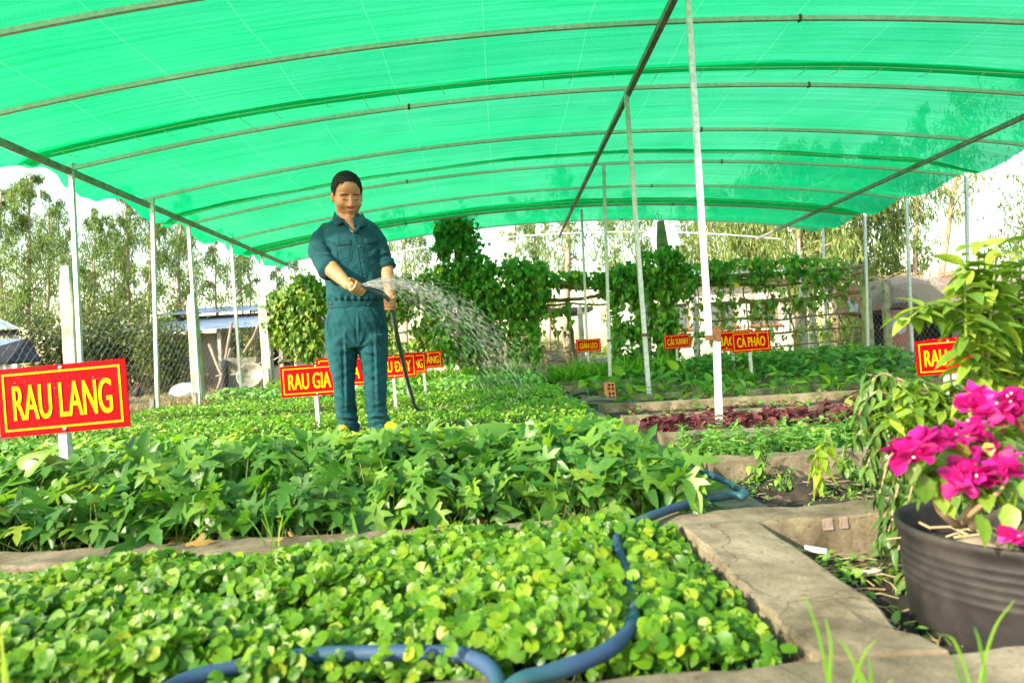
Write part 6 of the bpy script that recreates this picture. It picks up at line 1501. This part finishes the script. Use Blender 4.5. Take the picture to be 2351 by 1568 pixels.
disp += low_ * .0055 * np.sin(TP[:, 1] * .33 + 1.4 * np.sin(TP[:, 0] * .11) + fbm(TV, 9, 4) * 2)
disp += np.clip(1 - np.abs(TP[:, 1] - 860) / 40, 0, 1) * .003 * np.sin(TP[:, 1] * .28 + TP[:, 0] * .16)
disp += np.clip(1 - np.abs(TP[:, 1] - 790) / 45, 0, 1) * .0035 * np.sin(np.arctan2(TP[:, 1] - 800, TP[:, 0] - 822) * 9)
fr = TN[:, 1] < .25
for a, b, w, am in (((792, 740), (797, 960), 3.0, .008), ((862, 745), (868, 955), 3.0, .006), ((822, 712), (823, 800), 2.5, .005), ((752, 725), (765, 775), 3, -.005), ((888, 722), (876, 770), 3, -.005), ((780, 800), (822, 812), 4, .006), ((826, 805), (872, 815), 4, .006), ((770, 905), (815, 930), 4, .007), ((772, 935), (822, 925), 4, .007), ((775, 955), (822, 962), 3.2, .009), ((778, 972), (824, 970), 3, .008), ((840, 900), (885, 925), 4, .007), ((842, 935), (890, 920), 4, .007), ((845, 952), (893, 958), 3.2, .009), ((850, 966), (896, 968), 3, .008), ((760, 850), (800, 880), 6, .005), ((832, 850), (880, 872), 6, .005), ((800, 760), (760, 800), 7, .005), ((845, 760), (885, 800), 7, .005), ((750, 745), (800, 735), 6, .004), ((840, 735), (890, 748), 6, .004)):
    disp += np.where(fr, fold(TP, a, b, w, am * 1.35), 0)
TV = TV + TN * disp[:, None]; TV = smooth_mesh(TV, TE, 1, .35)
tr_o = part('trousers', TV, TF, M['cloth'])
trouser_bvh = BVHTree.FromPolygons([tuple(v) for v in TV], [tuple(f) for f in TF])

# ---- pieces sewn on: laid on the garment by casting the outline onto its surface
def on_surface(bvh, px, py):
    d = Vector(ray(px, py)).normalized(); h, n, i, t = bvh.ray_cast(Vector(CAM), d)
    if h is None: return None
    if n.dot(d) > 0: n = -n
    return np.array(h), np.array(n)
def sewn(name, bvh, poly, mat, parent, off=.003, nu=10, nv=10, smooth=True):
    """poly: four picture corners a b c d; a thin raised panel following the cloth"""
    a, b, c, d = [np.array(q, float) for q in poly]; P = []
    for j in range(nv + 1):
        for i in range(nu + 1):
            u, v = i / nu, j / nv; q = (a * (1 - u) + b * u) * (1 - v) + (d * (1 - u) + c * u) * v
            r_ = on_surface(bvh, *q)
            if r_ is None: return None
            edge = min(i, nu - i, j, nv - j) == 0
            P.append(r_[0] + r_[1] * (off if not edge else -.001))
    F = [(j * (nu + 1) + i, j * (nu + 1) + i + 1, (j + 1) * (nu + 1) + i + 1, (j + 1) * (nu + 1) + i) for j in range(nv) for i in range(nu)]
    return part(name, np.array(P), np.array(F), mat, parent, smooth)
def strip(name, bvh, pts, w, mat, parent, off=.002):
    """a narrow raised seam along a picture polyline"""
    P = []
    for q in catmull(pts, 5):
        r_ = on_surface(bvh, q[0], q[1])
        if r_ is not None: P.append(r_[0] + r_[1] * off)
    if len(P) > 3:
        m = MB(); m.tube(np.array(P) - MBASE, w, 6); return link(name, m.mesh(name, mat, True), parent)
def button(bvh, px, py, parent, r_=.0062):
    h = on_surface(bvh, px, py)
    if h is None: return
    n = Vector(h[1]); m = MB(); m.lathe([(0, .003), (r_ * .35, .0028), (r_ * .5, .0038), (r_ * .9, .0042), (r_, .002), (r_, -.002)], 12)
    q = n.to_track_quat('Z', 'Y').to_matrix(); m.v = [tuple(np.array(q @ Vector(p)) + h[0] + h[1] * .001 - MBASE) for p in m.v]
    link('button', m.mesh('button', M['button'], True), parent)
# pockets, flaps, placket, waistband, shoulder straps
for fl, pk in ((((769, 549), (807, 548), (808, 562), (771, 565)), ((773, 565), (806, 562), (807, 596), (779, 599))), (((835, 546), (867, 547), (869, 559), (840, 561)), ((841, 562), (868, 560), (868, 592), (846, 593)))):
    sewn('pocket', shirt_bvh, pk, M['cloth'], sh_o, .0035); o = sewn('pocket_flap', shirt_bvh, fl, M['cloth'], sh_o, .0065)
    strip('seam', shirt_bvh, [fl[3], ((fl[3][0] + fl[2][0]) / 2, fl[2][1] + 1.6), fl[2]], .0016, M['cloth_seam'], sh_o, .004); strip('seam', shirt_bvh, [pk[0], pk[3], pk[2], pk[1]], .0013, M['cloth_seam'], sh_o, .001)
    button(shirt_bvh, (fl[0][0] + fl[1][0]) / 2, fl[3][1] - 4, sh_o)
plk = [(812, 533), (818, 555), (825, 600), (832, 645), (836, 680), (840, 706)]
strip('placket', shirt_bvh, plk, .0028, M['cloth_seam'], sh_o, .0005); strip('placket', shirt_bvh, [(x + 11, y) for x, y in plk], .0016, M['cloth_seam'], sh_o, .0)
for k, (x, y) in enumerate(((824, 566), (831, 600), (837, 635), (841, 668), (845, 700))): button(shirt_bvh, x, y, sh_o)
wbn = []
for k in range(13): wbn.append((754 + k * 10.6, 691.5 + math.sin(k * .5) * .8))
strip('seam', shirt_bvh, wbn, .0017, M['cloth_seam'], sh_o, .001)
button(shirt_bvh, 760, 697, sh_o); button(shirt_bvh, 760, 706, sh_o)
sewn('shoulder_strap', shirt_bvh, ((741, 518), (764, 506), (770, 511), (747, 527)), M['cloth'], sh_o, .007, 8, 6); sewn('shoulder_strap', shirt_bvh, ((843, 508), (862, 517), (866, 525), (846, 516)), M['cloth'], sh_o, .007, 8, 6)
strip('armhole_seam', shirt_bvh, [(752, 522), (760, 540), (768, 562), (775, 588)], .0016, M['cloth_seam'], sh_o, .0)
strip('armhole_seam', shirt_bvh, [(861, 524), (867, 542), (870, 565), (873, 585)], .0016, M['cloth_seam'], sh_o, .0)
strip('fly_seam', trouser_bvh, [(822, 716), (823, 740), (821, 765), (815, 785)], .0016, M['cloth_seam'], tr_o, .0)
strip('pocket_seam', trouser_bvh, [(760, 718), (753, 735), (751, 755), (756, 772)], .0018, M['cloth_seam'], tr_o, .001); strip('pocket_seam', trouser_bvh, [(878, 718), (887, 735), (889, 752)], .0018, M['cloth_seam'], tr_o, .001)
# rolled cuffs
def cuff(a, b, r0, r1):
    m = MB(); pts = [a, a * .5 + b * .5, b, b + (b - a) * .06, b * .96 + a * .04, a * .3 + b * .7]; m.tube(np.array(pts), [r0 * 1.03, (r0 + r1) / 2 * 1.06, r1 * 1.07, r1 * 1.03, r1 * .93, r1 * .9], 24, caps=False)
    V = np.array(m.v); V += (fbm(V, 30, 9) * .003)[:, None]; F = np.array(m.f); part('cuff', V, F, M['cloth'], sh_o)
cuff(PM(747, 607, -.138), PM(756.5, 625, -.182), .065, .060); cuff(PM(886, 601, .0), PM(890, 615, -.014), .053, .0505)
# collar: two turned-down wings standing off the shirt and a stand behind the neck
def wing(outer, inner):
    """outer: free edge picture points with depth; inner: neck edge"""
    A = catmull([tuple(PM(*q)) for q in inner], 5); B = catmull([tuple(PM(*q)) for q in outer], 5); n = len(A); V = []; F = []
    for t in (0, .35, .7, 1.0):
        V.append(A * (1 - t) + B * t + np.array([0, -.006 * math.sin(t * 3.14), .008 * math.sin(t * 2.6)]))
    V = np.concatenate(V)
    for j in range(3):
        for i in range(n - 1): F.append((j * n + i, j * n + i + 1, (j + 1) * n + i + 1, (j + 1) * n + i))
    V2 = V + np.array([0, .004, -.003]); k = len(V); F2 = [(d + k, c + k, b + k, a + k) for a, b, c, d in F]
    part('collar', np.concatenate([V, V2]), np.array(F + F2), M['cloth'], sh_o)
wing([(767, 494, .02), (763, 505, -.04), (766, 515, -.10), (776, 517, -.122), (787, 512, -.122)], [(770, 486, .03), (772, 491, -.025), (778, 498, -.075), (788, 506, -.10), (802, 517, -.112)])
wing([(836, 497, .03), (841, 506, -.02), (840, 516, -.08), (834, 521, -.105), (825, 521, -.118)], [(829, 488, .04), (829, 494, -.015), (826, 501, -.06), (821, 508, -.09), (813, 520, -.112)])
# lapel edges folding back at the open neck
wing([(788, 513, -.122), (799, 523, -.128), (811, 534, -.138)], [(797, 514, -.108), (804, 521, -.118), (812, 530, -.132)])
wing([(829, 521, -.116), (822, 530, -.128), (815, 537, -.138)], [(822, 514, -.104), (817, 523, -.118), (813, 531, -.132)])

# ---- face details
def on_head(x, z):
    o_ = hp((x, .3, z)); d = Vector(HA @ np.array([0, -1.0, 0])); h, n, i, t = body_bvh.ray_cast(Vector(o_), d)
    return np.array(h), np.array(n)
def face_strip(name, pts, wid, mat, off=.0012, n=5):
    P, W = [], []
    for q in catmull([(p[0], p[1], 0) for p in pts], n):
        h, nn = on_head(q[0], q[1]); P.append(h + nn * off * .2)
    w = np.interp(np.linspace(0, 1, len(P)), np.linspace(0, 1, len(wid)), wid) * HS
    m = MB(); m.tube(np.array(P) - MBASE, w, 8, sq=None); link(name, m.mesh(name, mat, True), person)
for s in (-1, 1):
    face_strip('eyebrow', [(s * .012, .0225), (s * .028, .0275), (s * .045, .0255), (s * .056, .019)], [.0028, .0042, .0034, .0014], M['brow'])
    face_strip('eyelash', [(s * .015, -.002), (s * .024, -.0042), (s * .035, -.0045), (s * .047, -.001)], [.0012, .0024, .0026, .0015], M['eye_dark'])
    face_strip('eyelid_fold', [(s * .016, .0075), (s * .031, .011), (s * .047, .007)], [.0006, .0009, .0006], M['lip'])
    face_strip('nostril', [(s * .005, -.043), (s * .010, -.0425)], [.0018, .0018], M['eye_dark'])
face_strip('lip', [(-.022, -.0665), (-.010, -.0635), (0, -.0645), (.010, -.0635), (.022, -.0665)], [.001, .0034, .0034, .0034, .001], M['lip'])
face_strip('lip', [(-.019, -.072), (0, -.0765), (.019, -.072)], [.0012, .0044, .0012], M['lip'])
face_strip('mouth_line', [(-.023, -.0685), (0, -.0698), (.023, -.0685)], [.0008, .0012, .0008], M['eye_dark'])
# ---- hair: cap that follows the skull, with combed strands
rh = np.random.default_rng(15)
nu, nv = 150, 84; P = []; inside = np.zeros((nv + 1, nu), bool)
for j in range(nv + 1):
    for i in range(nu):
        a = 2 * math.pi * i / nu; b = -math.pi * .32 + (math.pi * .82) * j / nv
        d = np.array([math.cos(b) * math.sin(a), math.cos(b) * math.cos(a), math.sin(b)])
        top_ = max(0, d[2]); fr_ = max(0, d[1])
        q = np.array([d[0] * (.0825 + .004 * top_), d[1] * .106 - .018, d[2] * .097 + .036]) * (1 + .05 * top_ + .07 * fr_ * top_)
        q += np.array([.012, 0, 0]) * fr_ * top_          # quiff swept to one side
        line = -.055 if d[1] < -.25 else (-.055 + (d[1] + .25) / .45 * .045 if d[1] < .2 else (-.01 + (d[1] - .2) / .35 * .082 if d[1] < .55 else .072 - .016 * d[0]))
        inside[j, i] = q[2] > line
        P.append(hp(q))
P = np.array(P); F = []
for j in range(nv):
    for i in range(nu):
        i2 = (i + 1) % nu
        if inside[j, i] and inside[j, i2] and inside[j + 1, i] and inside[j + 1, i2]: F.append((j * nu + i, j * nu + i2, (j + 1) * nu + i2, (j + 1) * nu + i))
nrm = P - hp((0, -.018, .03)); nrm /= np.linalg.norm(nrm, axis=1)[:, None]
P = P + nrm * (fbm(P, 70, 3) * .0035 + fbm(P, 260, 5) * .0012)[:, None]
used = sorted({k for f in F for k in f}); ren = {k: n for n, k in enumerate(used)}
HV = P[used]; HF = np.array([[ren[k] for k in f] for f in F])
HVi = HV - nrm[used] * .016
hair = part('hair', np.concatenate([HV, HVi]), np.concatenate([HF, HF[:, ::-1] + len(HV)]), M['hair'])
st0, st1 = [], []
ui = rh.integers(0, len(HV), 1500); comb = HA @ np.array([.55, .75, .12])
for i in ui:
    p = HV[i]; n_ = nrm[used][i]; loc = HA.T @ (p - HC) / HS
    d = comb if loc[2] > .06 else HA @ np.array([0, -.25, -1.0])
    d = d - n_ * d.dot(n_) * .9 + rh.normal(size=3) * .18; st0.append(p - n_ * .001); st1.append(p + d * rh.uniform(.007, .018) + n_ * rh.uniform(.0, .0025))
V, F, C = stems(np.array(st0), np.array(st1), .0011, seg=2); o = part('hair_strands', V, F, M['hair'], hair); o['kind'] = 'stuff'
# ---- clogs with bare feet in them
def clog(heel_px, toe_px, dyh, dyt):
    a = PM(*heel_px, dyh); b = PM(*toe_px, dyt); a[2] = b[2] = .105; d = b - a; L = np.linalg.norm(d); d /= L; s = np.cross(d, [0, 0, 1.0]); rings = []
    for t, w, h in ((0, .022, .05), (.08, .034, .062), (.25, .040, .060), (.42, .043, .066), (.58, .047, .068), (.74, .050, .056), (.88, .044, .042), (.97, .028, .03), (1.0, .010, .02)):
        c = a + d * L * t; rr_ = []
        for k in range(16):
            an = 2 * math.pi * k / 16; rr_.append(c + s * w * math.cos(an) + np.array([0, 0, max(0, math.sin(an)) * h + min(0, math.sin(an)) * .012]))
        rings.append(rr_)
    m = MB(); m.loft([[p - MBASE for p in r_] for r_ in rings]); cl = link('clog', m.mesh('clog', M['clog'], True), person)
    m = MB()
    for t in (.55, .63, .71, .79):
        for u in (-.5, -.17, .17, .5):
            c = a + d * L * t + s * u * .05 + np.array([0, 0, .066 - .09 * max(0, t - .6) - .05 * u * u]); m.ell(c - MBASE, (.004, .004, .003), n=6, m=5)
    link('perforation', m.mesh('perforation', M['skin']), cl)
clog((868, 985), (921, 992), .04, -.16); clog((795, 990), (783, 1000), .06, -.17)

# ================================================================== WATER
m, nt, out = new_mat('water_spray'); p_ = N(nt, 'ShaderNodeBsdfPrincipled'); p_.inputs['Base Color'].default_value = (.92, .95, .96, 1); p_.inputs['Roughness'].default_value = .08; p_.inputs['IOR'].default_value = 1.33
p_.inputs['Transmission Weight'].default_value = .55
nt.links.new(p_.outputs[0], out.inputs[0]); M['water'] = m
rw = np.random.default_rng(17)
nz = np.array(GH[-1]); n = 2900
u = rw.random(n) ** 1.15
# launch directions: a flat fan pressed out under the thumb
sp = rw.normal(.98, .13, n); el = rw.normal(R(7), R(8), n); az = rw.normal(R(4), R(7), n)
core = rw.random(n) < .62; el[core] = rw.normal(R(13), R(3.5), core.sum()); az[core] = rw.normal(R(3), R(3), core.sum()); sp[core] = rw.normal(1.06, .08, core.sum())
v0 = 2.2 * sp; vx = v0 * np.cos(el) * np.cos(az); vy = -v0 * np.cos(el) * np.sin(az) * .5; vz = v0 * np.sin(el) * 1.0 - .0
T = u * .41
P = nz + np.stack([vx * T, vy * T, vz * T - 4.905 * T * T], 1) + rw.normal(size=(n, 3)) * (.002 + .02 * u)[:, None]
Vd = np.stack([vx, vy, vz - 9.81 * T], 1); Vd /= np.linalg.norm(Vd, axis=1)[:, None]
ok = P[:, 2] > .12; P, Vd, u = P[ok], Vd[ok], u[ok]; n = len(P)
octv = np.array([(0, 0, -1), (.5, 0, -.2), (0, .5, -.2), (-.5, 0, -.2), (0, -.5, -.2), (0, 0, 1.0)]); octf = np.array([(0, 2, 1), (0, 3, 2), (0, 4, 3), (0, 1, 4), (5, 1, 2), (5, 2, 3), (5, 3, 4), (5, 4, 1)])
upv = np.tile([0, 1.0, 0], (n, 1)); X = np.cross(upv, Vd); X /= np.linalg.norm(X, axis=1)[:, None]; Yv = np.cross(Vd, X); rot = np.stack([X, Yv, Vd], 2)
ln = rw.uniform(.010, .036, n) * (.55 + .6 * u); wd = rw.uniform(.0006, .0018, n) * (1.1 - .4 * u)
V, F, C = scatter(octv, octf, P, rot, np.stack([wd, wd, ln], 1))
ws = link('water_spray', np_mesh('water_spray', V - nz, F, M['water'], C), None, nz); ws['kind'] = 'stuff'; ws['label'] = 'fan of white water spraying from the hose end'
# continuous jets at the hose mouth
m = MB()
for k in range(26):
    e = rw.normal(R(10), R(8)); a = rw.normal(R(4), R(5)); v = 2.2 * rw.uniform(.8, 1.15); t = np.linspace(0, rw.uniform(.05, .13), 7)
    pts = np.stack([v * math.cos(e) * t, -v * math.cos(e) * math.sin(a) * .5 * t, (v * math.sin(e) - .1) * t - 4.905 * t * t], 1); m.tube(pts, np.linspace(.0014, .0006, 7), 5)
o = link('water_jets', m.mesh('water_jets', M['water'], True), ws); o['kind'] = 'stuff'
